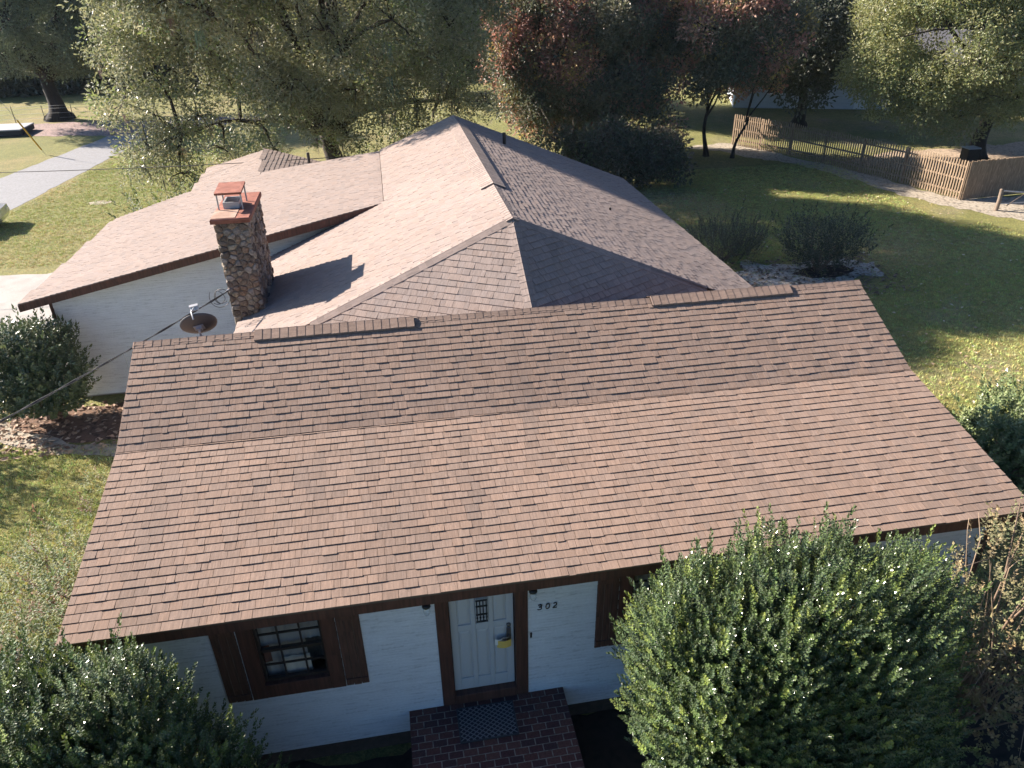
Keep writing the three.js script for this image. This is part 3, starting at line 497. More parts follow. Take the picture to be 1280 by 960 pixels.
// ---- stone chimney
{
  const ch = sub('chimney', house); const x0 = 0.95, x1 = 1.6, y0 = GY, y1 = 5.0, z0 = -5.4, z1 = -3.5, r = rng(404);
  part('mortar_core', boxGeo(x0, x1, y0, y1, z0, z1), M.mortarDark, ch);
  const tones = [[0.36, 0.27, 0.2], [0.44, 0.37, 0.29], [0.26, 0.2, 0.16], [0.17, 0.14, 0.12], [0.5, 0.43, 0.34], [0.34, 0.31, 0.29], [0.40, 0.28, 0.2], [0.24, 0.19, 0.16], [0.48, 0.43, 0.39]].map((c) => std(c, { map: rep(T.stone, 2.2), roughness: 0.9 }));
  const faces = [ // [origin, u axis, width, outward, y from]
    [[x0, z1], [1, 0], x1 - x0, [0, 1], 2.5, 2.2], [[x1, z1], [0, -1], z1 - z0, [1, 0], 2.7, 2.8], [[x0, z0], [0, 1], z1 - z0, [-1, 0], 1.9, 1.0], [[x1, z0], [-1, 0], x1 - x0, [0, -1], 3.0, 1.0]];
  for (const [o, u, w, n, yb, dens] of faces) {
    const sites = []; const h = y1 - yb; let size = dens > 2 ? 0.122 : 0.22; // poisson-like sites
    for (let t = 0; t < 4000 && sites.length < 190; t++) { const p = [r() * w, yb + r() * h], s = size * (0.75 + r() * 0.6); if (sites.every((q) => Math.hypot(q[0] - p[0], (q[1] - p[1]) * 1.25) > (s + q[2]) / 2)) sites.push([...p, s]); }
    for (const s of sites) {
      let P = [[-0.02, yb], [w + 0.02, yb], [w + 0.02, y1], [-0.02, y1]];
      for (const q of sites) if (q !== s && Math.hypot(q[0] - s[0], q[1] - s[1]) < 0.7) { const mx = (s[0] + q[0]) / 2, my = (s[1] + q[1]) / 2, dx = s[0] - q[0], dy = s[1] - q[1]; P = clipPoly(P, (p) => (p[0] - mx) * dx + (p[1] - my) * dy); if (P.length < 3) break; }
      if (P.length < 3) continue;
      let cx = 0, cy = 0; P.forEach((p) => { cx += p[0] / P.length; cy += p[1] / P.length; });
      const ring = (k, d, j) => P.map((p) => { const L = Math.hypot(p[0] - cx, p[1] - cy) || 1, s2 = Math.max(0.2, (L - 0.006 - r() * 0.008) / L) * k; return [cx + (p[0] - cx) * s2, cy + (p[1] - cy) * s2, d + (r() - 0.5) * j]; });
      // round the corners by splitting edges
      const smooth = (R) => R.flatMap((p, i) => { const q = R[(i + 1) % R.length]; return [[mix(p[0], q[0], 0.22), mix(p[1], q[1], 0.22), p[2]], [mix(p[0], q[0], 0.78), mix(p[1], q[1], 0.78), q[2]]]; });
      const dep = 0.022 + r() * 0.032, base = ring(1, 0, 0), R1_ = smooth(base.map((p) => [p[0], p[1], 0])), R2_ = smooth(base.map((p) => [mix(cx, p[0], 0.93), mix(cy, p[1], 0.93), dep * 0.7 + (r() - 0.5) * 0.01])), R3_ = smooth(base.map((p) => [mix(cx, p[0], 0.6), mix(cy, p[1], 0.6), dep + (r() - 0.5) * 0.014]));
      const to = (p) => [o[0] + u[0] * p[0] + n[0] * p[2], p[1], o[1] + u[1] * p[0] + n[1] * p[2]]; const g = new GB(), off = [r() * 4, r() * 4];
      for (let i = 0; i < R1_.length; i++) { const j = (i + 1) % R1_.length; g.face([to(R1_[i]), to(R1_[j]), to(R2_[j]), to(R2_[i])], off); g.face([to(R2_[i]), to(R2_[j]), to(R3_[j]), to(R3_[i])], off); g.face([to(R3_[i]), to(R3_[j]), to([cx, cy, dep * 1.06])], off); }
      part('stone', g.geo(), tones[Math.floor(r() * tones.length)], ch);
    }
  }
  // rusty metal cap with an open hood
  const cap = ch;
  part('cap_plate', merge([chamferPlate(x0 - 0.075, x1 + 0.075, y1, y1 + 0.045, z0 - 0.075, z1 + 0.075, 0.02), boxGeo(x0 - 0.075, x1 + 0.075, y1 - 0.055, y1, z1 + 0.055, z1 + 0.075), boxGeo(x1 + 0.055, x1 + 0.075, y1 - 0.055, y1, z0 - 0.075, z1 + 0.054)]), M.rust, cap);
  part('crown_wash', plate([[x0 - 0.06, y1 + 0.055, z1 + 0.03], [x1 - 0.22, y1 + 0.055, z1 + 0.03], [x1 - 0.22, y1 + 0.055, -4.1], [x0 - 0.06, y1 + 0.055, -4.1]], 0.012), std([0.5, 0.42, 0.34], { map: rep(T.rust, 1) }), cap);
  const hx0 = 0.97, hx1 = 1.46, hz0 = -4.72, hz1 = -4.1, hy0 = 5.045, hy1 = 5.4;
  const fr = []; for (const x of [hx0, hx1]) for (const z of [hz0, hz1]) fr.push(boxGeo(x - 0.014, x + 0.014, hy0, hy1, z - 0.014, z + 0.014));
  part('hood_frame', merge(fr), M.galv, cap);
  part('flue_tile', merge([boxGeo(hx0 + 0.08, hx1 - 0.08, hy0, hy0 + 0.14, hz1 - 0.1, hz1 - 0.07), boxGeo(hx0 + 0.08, hx1 - 0.08, hy0, hy0 + 0.14, hz0 + 0.07, hz0 + 0.1), boxGeo(hx0 + 0.08, hx0 + 0.11, hy0, hy0 + 0.14, hz0 + 0.1, hz1 - 0.1), boxGeo(hx1 - 0.11, hx1 - 0.08, hy0, hy0 + 0.14, hz0 + 0.1, hz1 - 0.1)]), M.galv, cap);
  part('hood_roof', plate([[hx0 - 0.03, hy1 + 0.02, hz1 + 0.05], [hx1 + 0.03, hy1 + 0.02, hz1 + 0.05], [hx1 + 0.03, hy1 + 0.07, hz0 - 0.05], [hx0 - 0.03, hy1 + 0.07, hz0 - 0.05]], 0.045), M.rust, cap);
}
function chamferPlate(x0, x1, y0, y1, z0, z1, c) {
  const g = new GB(), b = [[x0, y0, z1], [x1, y0, z1], [x1, y0, z0], [x0, y0, z0]], m = b.map((p) => [p[0], y1 - c, p[2]]), t = [[x0 + c, y1, z1 - c], [x1 - c, y1, z1 - c], [x1 - c, y1, z0 + c], [x0 + c, y1, z0 + c]];
  g.face(t); g.face([...b].reverse()); for (let i = 0; i < 4; i++) { const j = (i + 1) % 4; g.face([b[i], b[j], m[j], m[i]]); g.face([m[i], m[j], t[j], t[i]]); } return g.geo();
}

// ---------------------------------------------------------------- porch, mat, dish, cables
{
  const po = thing('brick_porch', 'low red brick porch with pale mortar joints before the front door', 'porch', [0, 0, 0]);
  const x0 = 4.1, x1 = 6.47, z0 = 4.93, z1 = 7.2, yt = -0.2, r = rng(71);
  part('mortar_bed', boxGeo(x0 + 0.006, x1 - 0.006, GY, yt - 0.004, z0, z1 - 0.006), M.mortar, po);
  const tones = [[0.17, 0.065, 0.05], [0.13, 0.05, 0.045], [0.20, 0.085, 0.065], [0.11, 0.05, 0.048]].map((c) => std(c, { map: rep(T.brick, 2.5), roughness: 0.9 }));
  const lay = (a, b, c, d, ya, yb) => part('brick', plate([[a, yb + (r() - 0.5) * 0.005, d], [b, yb + (r() - 0.5) * 0.005, d], [b, yb + (r() - 0.5) * 0.004, c], [a, yb, c]], yb - ya, [r() * 5, r() * 5]), tones[Math.floor(r() * 4)], po);
  let row = 0;
  for (let z = z0 + 0.008; z < z1 - 0.25; z += 0.112, row++) {
    let x = x0; const shift = row % 2 ? 0.11 : 0;
    while (x < x1 - 0.02) { let b = Math.min(x + (x === x0 && shift ? shift : 0.208), x1); if (x1 - b < 0.05) b = x1; lay(x, b - (b < x1 ? 0.016 : 0), z, z + 0.097, yt - 0.03, yt); x = b; }
  }
  for (let x = x0; x < x1 - 0.05; x += 0.1077) lay(x, x + 0.096, z1 - 0.235, z1 - 0.01, yt - 0.05, yt + 0.003); // soldier course at the edge
  for (const [xx, s] of [[x0, -1], [x1, 1]]) for (let k = 0; k < 9; k++) for (let z = z0 + 0.01 + (k % 2 ? 0.1 : 0); z < z1 - 0.1; z += 0.212) { if (k === 0) continue; const ya = yt - 0.04 - k * 0.085; part('brick', boxGeo(s < 0 ? xx - 0.004 : xx - 0.03, s < 0 ? xx + 0.03 : xx + 0.004, ya, ya + 0.072, z, Math.min(z + 0.2, z1), [r(), r()]), tones[Math.floor(r() * 4)], po); }
  for (let k = 1; k < 9; k++) for (let x = x0 + (k % 2 ? 0.1 : 0.002); x < x1 - 0.05; x += 0.212) { const ya = yt - 0.04 - k * 0.085; part('brick', boxGeo(x, Math.min(x + 0.2, x1), ya, ya + 0.072, z1 - 0.03, z1 + 0.003, [r(), r()]), tones[Math.floor(r() * 4)], po); }
  const mat = thing('doormat', 'dark rubber doormat with an open diamond lattice on the porch', 'doormat', [5.23, yt + 0.004, 5.33]);
  const lat = []; const w = 0.41, d = 0.27;
  const clipSeg = (a, b) => { let t0 = 0, t1 = 1; const D = [b[0] - a[0], b[1] - a[1]]; for (const [p, q] of [[-D[0], a[0] + w], [D[0], w - a[0]], [-D[1], a[1] + d], [D[1], d - a[1]]]) { if (Math.abs(p) < 1e-9) { if (q < 0) return null; continue; } const t = q / p; if (p < 0) t0 = Math.max(t0, t); else t1 = Math.min(t1, t); } return t0 < t1 - 0.02 ? [[a[0] + D[0] * t0, a[1] + D[1] * t0], [a[0] + D[0] * t1, a[1] + D[1] * t1]] : null; };
  for (let k = -14; k <= 14; k++) for (const s of [-1, 1]) { const c = k * 0.09, sg = clipSeg([c - 0.7, -0.7 * s * 0.8], [c + 0.7, 0.7 * s * 0.8]); if (sg) lat.push(tube([[sg[0][0], 0.017 + s * 0.001, sg[0][1]], [sg[1][0], 0.017 + s * 0.001, sg[1][1]]], [0.0065, 0.0065], 5)); }
  part('base', plate([[-0.43, 0.01, 0.29], [0.43, 0.01, 0.29], [0.43, 0.01, -0.29], [-0.43, 0.01, -0.29]], 0.01), std([0.03, 0.028, 0.03], { roughness: 0.9 }), mat);
  part('lattice', merge(lat), std([0.2, 0.195, 0.21], { roughness: 0.6 }), mat);
  part('border', merge([boxGeo(-0.43, 0.43, 0.0105, 0.022, 0.272, 0.29), boxGeo(-0.43, 0.43, 0.0105, 0.022, -0.29, -0.272), boxGeo(-0.43, -0.412, 0.0105, 0.022, -0.271, 0.271), boxGeo(0.412, 0.43, 0.0105, 0.022, -0.271, 0.271)]), std([0.05, 0.05, 0.055], { roughness: 0.7 }), mat);
}
{
  const c = V3(0.82, 3.72, -1.08), n = V3(-0.16, 0.52, -0.84).normalize();
  const di = thing('satellite_dish', 'dark grey satellite dish on a bent mast behind the front roof ridge', 'satellite dish', [c.x, c.y, c.z]);
  const q = new THREE.Quaternion().setFromUnitVectors(V3(0, 1, 0), n);
  const pr = []; for (let i = 0; i <= 10; i++) { const r = 0.33 * (i / 10); pr.push(new THREE.Vector2(r, 0.22 * r * r * 3)); } pr.push(new THREE.Vector2(0.335, 0.088)); for (let i = 10; i >= 0; i--) { const r = 0.33 * (i / 10); pr.push(new THREE.Vector2(r, 0.22 * r * r * 3 - 0.012)); }
  const g = new THREE.LatheGeometry(pr, 36); g.scale(1, 1, 0.9); g.applyQuaternion(q); part('reflector', g, M.dish, di);
  const loc = (x, y, z) => V3(x, y, z).applyQuaternion(q);
  part('bracket', merge([boxGeo(-0.05, 0.05, -0.08, -0.012, -0.05, 0.05).applyQuaternion(q), boxGeo(-0.09, 0.09, -0.03, -0.014, -0.07, 0.07).applyQuaternion(q)]), M.greymetal, di);
  part('mast', tube([loc(0, -0.05, 0), loc(0, -0.09, 0).add(V3(0, -0.02, 0.03)), V3(0.03, -0.3, 0.05), V3(0.04, -0.36, 0.05)], [0.022, 0.022, 0.022, 0.022], 10), M.greymetal, di);
  part('mast_foot', boxGeo(-0.05, 0.13, -0.325, -0.315, -0.03, 0.13).translate(0, 0.06, 0), M.greymetal, di);
  const tip = loc(0.0, 0.36, 0.12); part('feed_arm', tube([loc(0, -0.02, 0.28), loc(0, 0.1, 0.36), tip.clone().add(loc(0, -0.04, 0.05))], [0.014, 0.013, 0.012], 8), M.greymetal, di);
  const lnb = []; for (const s of [-1, 0, 1]) lnb.push(tube([tip.clone().add(loc(s * 0.055, 0.05, 0.03)), tip.clone().add(loc(s * 0.05, -0.05, -0.02))], [0.022, 0.03], 10)); lnb.push(boxGeo(-0.08, 0.08, 0.0, 0.05, 0.0, 0.05).applyQuaternion(q).translate(tip.x, tip.y, tip.z));
  part('feed_horn', merge(lnb), std([0.5, 0.5, 0.5], { roughness: 0.5 }), di);
}
const sagLine = (a, b, s, n = 26) => Array.from({ length: n + 1 }, (_, i) => { const t = i / n; return V3(mix(a[0], b[0], t), mix(a[1], b[1], t) - s * 4 * t * (1 - t), mix(a[2], b[2], t)); });
{
  const sc = thing('service_cable', 'twisted black service cable running from the chimney out over the lawn', 'cable');
  const A = [0.93, 3.46, -3.44], B = [-6.6, 4.1, 9.6], path = sagLine(A, B, 0.28, 60); const tw = (ph) => path.map((p, i) => p.clone().add(V3(Math.cos(i * 1.1 + ph) * 0.012, Math.sin(i * 1.1 + ph) * 0.012, 0)));
  part('conductor', tube(tw(0), path.map(() => 0.011), 6), M.cable, sc); part('conductor', tube(tw(Math.PI), path.map(() => 0.011), 6), M.cable, sc);
  const loops = []; const r = rng(8); for (let k = 0; k < 4; k++) { const rad = 0.14 + r() * 0.09, pts = []; for (let i = 0; i <= 22; i++) { const t = (i / 22) * Math.PI * (1.3 + r() * 0.02) + k * 1.3; pts.push(V3(0.82 + Math.cos(t) * rad - k * 0.03, 3.38 + Math.sin(t) * rad * 1.1, -3.38 + k * 0.02 + Math.sin(t * 2) * 0.03)); } loops.push(tube(pts, pts.map(() => 0.007), 5)); }
  part('drip_loop', merge(loops), M.cable, sc);
  part('anchor', tube([[1.05, 3.5, -3.6], [0.9, 3.47, -3.42]], [0.02, 0.016], 8), M.greymetal, sc);
  const fc = sagLine([-24, 3.6, -19.4], [10, 3.4, -16.9], 0.5, 50);
  single('overhead_wire', tube(fc, fc.map(() => 0.014), 5), M.cable, 'thin dark overhead wire crossing above the grey road', 'wire');
  single('ground_rod', tube([[-2.75, GY, -6.9], [-3.05, 0.35, -7.4]], [0.012, 0.012], 6), std([0.55, 0.55, 0.52]), 'thin pale rod leaning on the white wing wall', 'rod');
}

// ---------------------------------------------------------------- foliage
const leafMat = (o = {}) => phys([1, 1, 1], { roughness: 0.85, transmission: 0.5, vertexColors: true, side: THREE.DoubleSide, ...o });
const L = { oak: leafMat({ clearcoat: 0.5, clearcoatRoughness: 0.3 }), plain: leafMat(), gloss: leafMat({ transmission: 0.2, clearcoat: 0.8, clearcoatRoughness: 0.18 }), dry: leafMat({ transmission: 0.2 }) };
// a spray: many small folded leaves scattered through a flattened ball of the given radius
function sprayGeo(seed, n, rad, len, wid, flat = 0.7, tint = 0.25) {
  const r = rng(seed), g = new GB();
  for (let i = 0; i < n; i++) {
    const d = V3(r() - 0.5, r() - 0.5, r() - 0.5).normalize().multiplyScalar(rad * Math.cbrt(r())); d.y *= flat;
    const ax = V3(d.x + (r() - 0.5) * rad, d.y + (r() - 0.5) * rad - 0.1 * rad, d.z + (r() - 0.5) * rad).normalize(); let sd = V3(r() - 0.5, r() - 0.5, r() - 0.5).cross(ax).normalize(); const nn = sd.clone().cross(ax);
    const l = len * (0.65 + r() * 0.7), w = wid * (0.65 + r() * 0.7) * 0.5, k = 1 - tint / 2 + r() * tint, h = (r() - 0.5) * 0.12; g.col = [k * (1 + h), k, k * (1 - h)];
    const P = (a, b, c) => { const q = d.clone().addScaledVector(ax, a).addScaledVector(sd, b).addScaledVector(nn, c); return [q.x, q.y, q.z]; };
    const a = P(0, 0, 0), t = P(l, 0, -l * 0.12), e = P(l * 0.5, w, w * 0.35), f = P(l * 0.5, -w, w * 0.35);
    g.tri(a, e, t, [0, 0], [0, 1], [1, 0]); g.tri(a, t, f, [0, 0], [1, 0], [0, 1]);
  }
  return g.geo();
}
// a sprig: an upright shoot with leaves set round a stem
function sprigGeo(seed, n, len, ll, lw, open = 0.9, tint = 0.3) {
  const r = rng(seed), g = new GB(); g.col = [0.6, 0.45, 0.3]; const bend = V3((r() - 0.5) * 0.3, 0, (r() - 0.5) * 0.3), C = (t) => V3(bend.x * t * t * len, t * len, bend.z * t * t * len);
  for (let k = 0; k < 4; k++) { const a = C(k / 4), b = C((k + 1) / 4), w = 0.004; g.tri([a.x - w, a.y, a.z], [a.x + w, a.y, a.z], [b.x, b.y, b.z], [0, 0], [1, 0], [0, 1]); }
  for (let i = 0; i < n; i++) {
    const t = 0.12 + (0.88 * (i + r() * 0.6)) / n, c = C(Math.min(t, 1)), ph = i * 2.4 + r() * 0.6, up = mix(0.25, 1.3, t * t) + (r() - 0.5) * 0.4;
    const ax = V3(Math.cos(ph) * open, up, Math.sin(ph) * open).normalize(), sd = V3(-Math.sin(ph), (r() - 0.5) * 0.8, Math.cos(ph)).normalize(), nn = ax.clone().cross(sd).normalize();
    const l = ll * (0.6 + r() * 0.6) * (1 - 0.3 * t), w = lw * (0.7 + r() * 0.5) * 0.5, k = 1 - tint / 2 + r() * tint + t * 0.12; g.col = [k * (0.96 + t * 0.22), k, k * 0.95];
    const P = (a, b, d) => { const q = c.clone().addScaledVector(ax, a).addScaledVector(sd, b).addScaledVector(nn, d); return [q.x, q.y, q.z]; };
    const a = P(0.004, 0, 0), e = P(l * 0.45, w, w * 0.3), f = P(l * 0.45, -w, w * 0.3), tt = P(l, 0, 0);
    g.tri(a, e, tt, [0, 0], [0, 1], [1, 0]); g.tri(a, tt, f, [0, 0], [1, 0], [0, 1]);
  }
  return g.geo();
}
function instanced(name, geo, mat, list, parent, extra = {}) {
  const m = new THREE.InstancedMesh(geo, mat, list.length); m.name = parent === scene ? numbered(name) : name; m.userData = { kind: 'stuff', ...extra };
  list.forEach((o, i) => { m.setMatrixAt(i, o.m); m.setColorAt(i, o.c); }); parent.add(m); return m;
}
const mtx = (() => { const q = new THREE.Quaternion(), e = new THREE.Euler(), s = new THREE.Vector3(); return { rand: (p, r, sc) => { q.setFromEuler(e.set(r() * 6.28, r() * 6.28, r() * 6.28)); return new THREE.Matrix4().compose(p, q, s.setScalar(sc)); }, up: (p, dir, spin, sc, sy) => { q.setFromUnitVectors(V3(0, 1, 0), dir); const q2 = new THREE.Quaternion().setFromAxisAngle(V3(0, 1, 0), spin); return new THREE.Matrix4().compose(p, q.clone().multiply(q2), s.set(sc, sc * (sy ?? 1), sc)); }, flatY: (p, spin, sc, sy) => { q.setFromAxisAngle(V3(0, 1, 0), spin); return new THREE.Matrix4().compose(p, q, s.set(sc, sc * (sy ?? 1), sc)); } }; })();
const rgb = (a) => new THREE.Color().setRGB(...a);
const G = { oak: sprayGeo(1, 44, 0.5, 0.15, 0.07), oakFine: sprayGeo(2, 34, 0.52, 0.16, 0.075), broad: sprayGeo(3, 30, 0.5, 0.2, 0.11), far: sprayGeo(4, 36, 0.6, 0.3, 0.2), shrub: sprigGeo(5, 28, 0.24, 0.046, 0.028), camellia: sprigGeo(6, 14, 0.3, 0.11, 0.06), weed: sprigGeo(7, 12, 0.4, 0.085, 0.045, 1.2), tuft: null, fine: sprigGeo(9, 26, 0.5, 0.06, 0.022, 0.8) };

// a tree: trunk, limbs to lobes of foliage; lobes may be given or drawn from an ellipsoid
function tree(o) {
  const t = thing(o.name, o.label, 'tree', [o.at[0], GY, o.at[1]], o.group); const r = rng(o.seed); const bark = o.bark ?? M.bark;
  const fork = V3((r() - 0.5) * 0.6, o.fork, (r() - 0.5) * 0.6).add(V3(...(o.lean ?? [0, 0, 0])));
  const tp = [], tr = []; for (let i = 0; i <= 8; i++) { const s = i / 8; tp.push(V3(fork.x * s + Math.sin(s * 5 + o.seed) * 0.1, fork.y * s, fork.z * s + Math.cos(s * 4 + o.seed) * 0.08)); tr.push(o.r * (1.0 - 0.3 * s + 0.75 * Math.pow(1 - s, 6))); }
  tp.unshift(V3(0, -0.1, 0)); tr.unshift(o.r * 2.0); part('trunk', tube(tp, tr, 12), bark, t);
  const [cx, cy, cz, rx, ry, rz] = o.crown, lobes = [];
  for (let i = 0, guard = 0; i < o.lobes && guard < 4000; guard++) {
    const d = V3(r() * 2 - 1, r() * 2 - 1, r() * 2 - 1); if (d.length() > 1) continue; const k = Math.pow(d.length(), 0.35) / Math.max(d.length(), 0.01); d.multiplyScalar(k * 0.86);
    const p = V3(cx + d.x * rx, cy + d.y * ry, cz + d.z * rz); if (o.floor && p.y < o.floor(p)) continue; if (p.y < 0.6) p.y = 0.6 + r();
    const s = o.lobeR * (0.65 + r() * 0.7); if (lobes.some((q) => q.p.distanceTo(p) < (q.s + s) * 0.34)) continue;
    lobes.push({ p, s, tone: r(), d }); i++;
  }
  for (const e of o.extra ?? []) lobes.push({ p: V3(e[0] - o.at[0], e[1] - GY, e[2] - o.at[1]), s: e[3], tone: r(), d: V3(0, 0, 0) });
  const twigs = [], list = [], moss = [];
  const nl = Math.min(o.limbs ?? 9, lobes.length), mains = [];
  for (let i = 0; i < nl; i++) {
    const q = lobes[Math.floor((i * lobes.length) / nl)], p = q.p, s0 = fork.clone().multiplyScalar(0.8 + r() * 0.2), mid = s0.clone().lerp(p, 0.5).add(V3((r() - 0.5) * 1.5, 0.9 + r(), (r() - 0.5) * 1.5)), pts = [], rr = [];
    const c = new THREE.QuadraticBezierCurve3(s0, mid, p); for (let k = 0; k <= 9; k++) { const v = c.getPoint(k / 9); if (k > 0 && k < 9) v.add(V3((r() - 0.5) * 0.35, (r() - 0.5) * 0.3, (r() - 0.5) * 0.35)); pts.push(v); rr.push(Math.max(0.035, o.r * 0.5 * Math.pow(1 - k / 9.6, 1.1))); }
    part('limb', tube(pts, rr, 8), bark, t); mains.push(pts);
  }
  for (const q of lobes) {
    let best = fork, bd = 1e9; for (const m of mains) for (const v of m) { const dd = v.distanceTo(q.p); if (dd < bd) { bd = dd; best = v; } }
    if (bd > 0.3) twigs.push(tube([best, best.clone().lerp(q.p, 0.5).add(V3((r() - 0.5) * 0.5, r() * 0.4, (r() - 0.5) * 0.5)), q.p], [o.r * 0.2, o.r * 0.13, 0.02], 5));
    for (let k = 0; k < 5; k++) { const e = q.p.clone().add(V3(r() - 0.5, r() - 0.5, r() - 0.5).normalize().multiplyScalar(q.s * 0.9)); twigs.push(tube([q.p, q.p.clone().lerp(e, 0.5).add(V3(0, 0.15, 0)), e], [0.035, 0.025, 0.008], 4)); }
    const n = Math.round(o.density * q.s * q.s * (q.p.y > (o.dense ?? 99) ? 2 : 1));
    for (let k = 0; k < n; k++) {
      const d = V3(r() * 2 - 1, r() * 2 - 1, r() * 2 - 1).normalize(), rad = q.s * (0.45 + 0.6 * Math.sqrt(r())), p = q.p.clone().add(V3(d.x * rad, d.y * rad * 0.78, d.z * rad)); if (p.y < 0.25) continue;
      const c = o.color(r, q, d, p); list.push({ m: mtx.rand(p, r, (o.spray ?? 1) * (0.65 + r() * 0.7)), c: rgb(c) });
    }
    if (o.moss) for (let k = 0; k < o.moss; k++) { const p = q.p.clone().add(V3((r() - 0.5) * q.s * 1.5, -q.s * (0.2 + r() * 0.5), (r() - 0.5) * q.s * 1.5)); if (p.y > 1.8) moss.push({ m: mtx.flatY(p, r() * 6.28, 0.6 + r() * 0.6, 0.7 + r() * 0.9), c: rgb([0.16, 0.165, 0.12].map((v) => v * (0.7 + r() * 0.6))) }); }
  }
  part('branchlets', merge(twigs), bark, t, { kind: 'stuff' });
  instanced('crown', o.geo, o.mat ?? L.plain, list, t);
  if (moss.length) instanced('hanging_moss', mossGeo, L.dry, moss, t);
  return t;
}
var mossGeo = (() => { const g = new GB(), r = rng(61); g.col = [1, 1, 1]; for (let i = 0; i < 16; i++) { const x = (r() - 0.5) * 0.4, z = (r() - 0.5) * 0.4, l = 0.25 + r() * 0.6, w = 0.006 + r() * 0.012, sx = (r() - 0.5) * 0.1; g.tri([x - w, 0, z], [x + w, 0, z + w], [x + sx, -l, z], [0, 0], [1, 0], [0, 1]); } return g.geo(); })();
const pick = (r, list) => { const q = r(); let s = 0; for (const [w, c] of list) { s += w; if (q < s) return c; } return list[list.length - 1][1]; };
const vary = (r, c, k = 0.3) => { const m = 1 - k / 2 + r() * k; return c.map((v) => v * m); };

tree({ name: 'live_oak', label: 'huge spreading live oak hung with moss directly behind the house', at: [2.0, -29.5], seed: 101, r: 0.52, fork: 3.2, crown: [-0.2, 10.8, 4.0, 9.6, 6.6, 8.6], lobes: 112, lobeR: 1.4, density: 28, dense: 10.5, spray: 1.0, geo: G.oakFine, mat: L.oak, moss: 2, limbs: 20,
  floor: (p) => { const d = Math.hypot(p.x + 0.2, p.z - 4.0) / 9.5; return mix(6.4, 3.6, d); },
  extra: [[-5.6, 2.6, -23.5, 1.3], [-4.6, 1.4, -23.8, 1.0], [-6.4, 4.4, -24.5, 1.4], [-5.0, 5.4, -25, 1.5], [-3.6, 3.6, -25.2, 1.2], [-6.7, 6.6, -26, 1.5], [-2.2, 4.9, -26.5, 1.2], [-4.4, 2.9, -24.6, 1.0], [0, 5.2, -27.5, 1.1], [5.5, 4.6, -29, 1.3], [7.8, 4.2, -30, 1.2], [3.6, 5.6, -27, 1.1], [-6.2, 1.6, -24.2, 0.9], [4.6, 3.0, -27.6, 1.0], [1.6, 2.6, -26.2, 0.9], [2.9, 2.2, -26.6, 0.9], [3.8, 4.2, -26.4, 1.0], [0.2, 4.4, -26.0, 1.0], [-0.6, 1.9, -25.6, 0.8], [6.4, 2.0, -28.4, 0.9], [8.2, 4.0, -28.2, 1.1], [2.4, 4.8, -25.8, 1.0], [6.4, 3.4, -28.4, 1.1], [8.6, 2.6, -29.2, 1.0], [2.8, 3.8, -26.6, 0.9], [0.6, 3.4, -27.2, 0.9], [-1.4, 3.0, -26.4, 1.0], [-2.8, 2.0, -25.4, 0.9], [7.4, 1.6, -30, 0.9], [10.2, 3.0, -29.4, 1.1], [5.4, 1.4, -30.4, 0.8], [9.4, 5.0, -28.5, 1.3], [9.8, 7.0, -28, 1.5], [-3.4, 12, -19.5, 1.6], [-1.5, 11.5, -18.6, 1.5], [0.5, 10.6, -18.2, 1.4], [2.0, 9.6, -17.6, 1.3]],
  color: (r, q, d) => vary(r, pick(r, [[0.3, [0.21, 0.225, 0.105]], [0.35, [0.28, 0.285, 0.15]], [0.27, [0.35, 0.34, 0.21]], [0.08, [0.23, 0.28, 0.09]]]), 0.5) });
const redMix = (r, q, d, p) => vary(r, r() < clamp((q.tone - 0.25) * 1.2) * 0.9 ? pick(r, [[0.55, [0.40, 0.19, 0.145]], [0.3, [0.48, 0.29, 0.2]], [0.15, [0.46, 0.36, 0.1]]]) : pick(r, [[0.6, [0.12, 0.135, 0.07]], [0.4, [0.18, 0.17, 0.095]]]), 0.5);
tree({ name: 'red_leaved_tree', label: 'dark dense tree with reddish leaf tips behind the house roof peak', at: [15.8, -33.2], seed: 111, r: 0.3, fork: 2.4, crown: [0.4, 6.4, 0, 5.6, 5.4, 3.9], lobes: 66, lobeR: 1.2, density: 30, geo: G.broad, mat: L.oak, bark: M.barkDark, limbs: 9, extra: [[20.6, 5, -33.6, 1.3], [21.4, 6.6, -33.4, 1.4], [22.4, 7.6, -33.6, 1.3], [19.8, 7.6, -32.4, 1.4], [20.2, 3.4, -33.4, 1.1], [23.6, 6.2, -33.2, 1.2], [24.4, 7.6, -33, 1.3], [22.8, 4.6, -33.6, 1.0], [12.4, 2.2, -32.4, 0.9], [13.6, 1.6, -31.8, 0.9], [17.4, 1.8, -31.8, 1.0], [19.2, 2.2, -32, 1.0], [18.4, 1.4, -30.4, 1.0], [20.0, 1.6, -30.2, 0.9], [19.2, 3.2, -30.6, 1.1], [20.8, 3.0, -30.8, 1.0], [16.4, 3.2, -30.4, 1.1], [14.6, 3.2, -30.6, 1.1], [17.8, 3.8, -30.6, 1.1], [20.8, 0.9, -29.4, 0.8], [19.0, 0.5, -29.0, 0.8], [21.8, 4.2, -31.2, 1.0], [22.6, 5.4, -32.0, 1.1], [21.4, 5.4, -31.6, 1.0], [12.4, 4.4, -31.4, 1.1], [11.8, 6.4, -31.6, 1.2], [13.6, 7.4, -31, 1.2]], color: redMix });
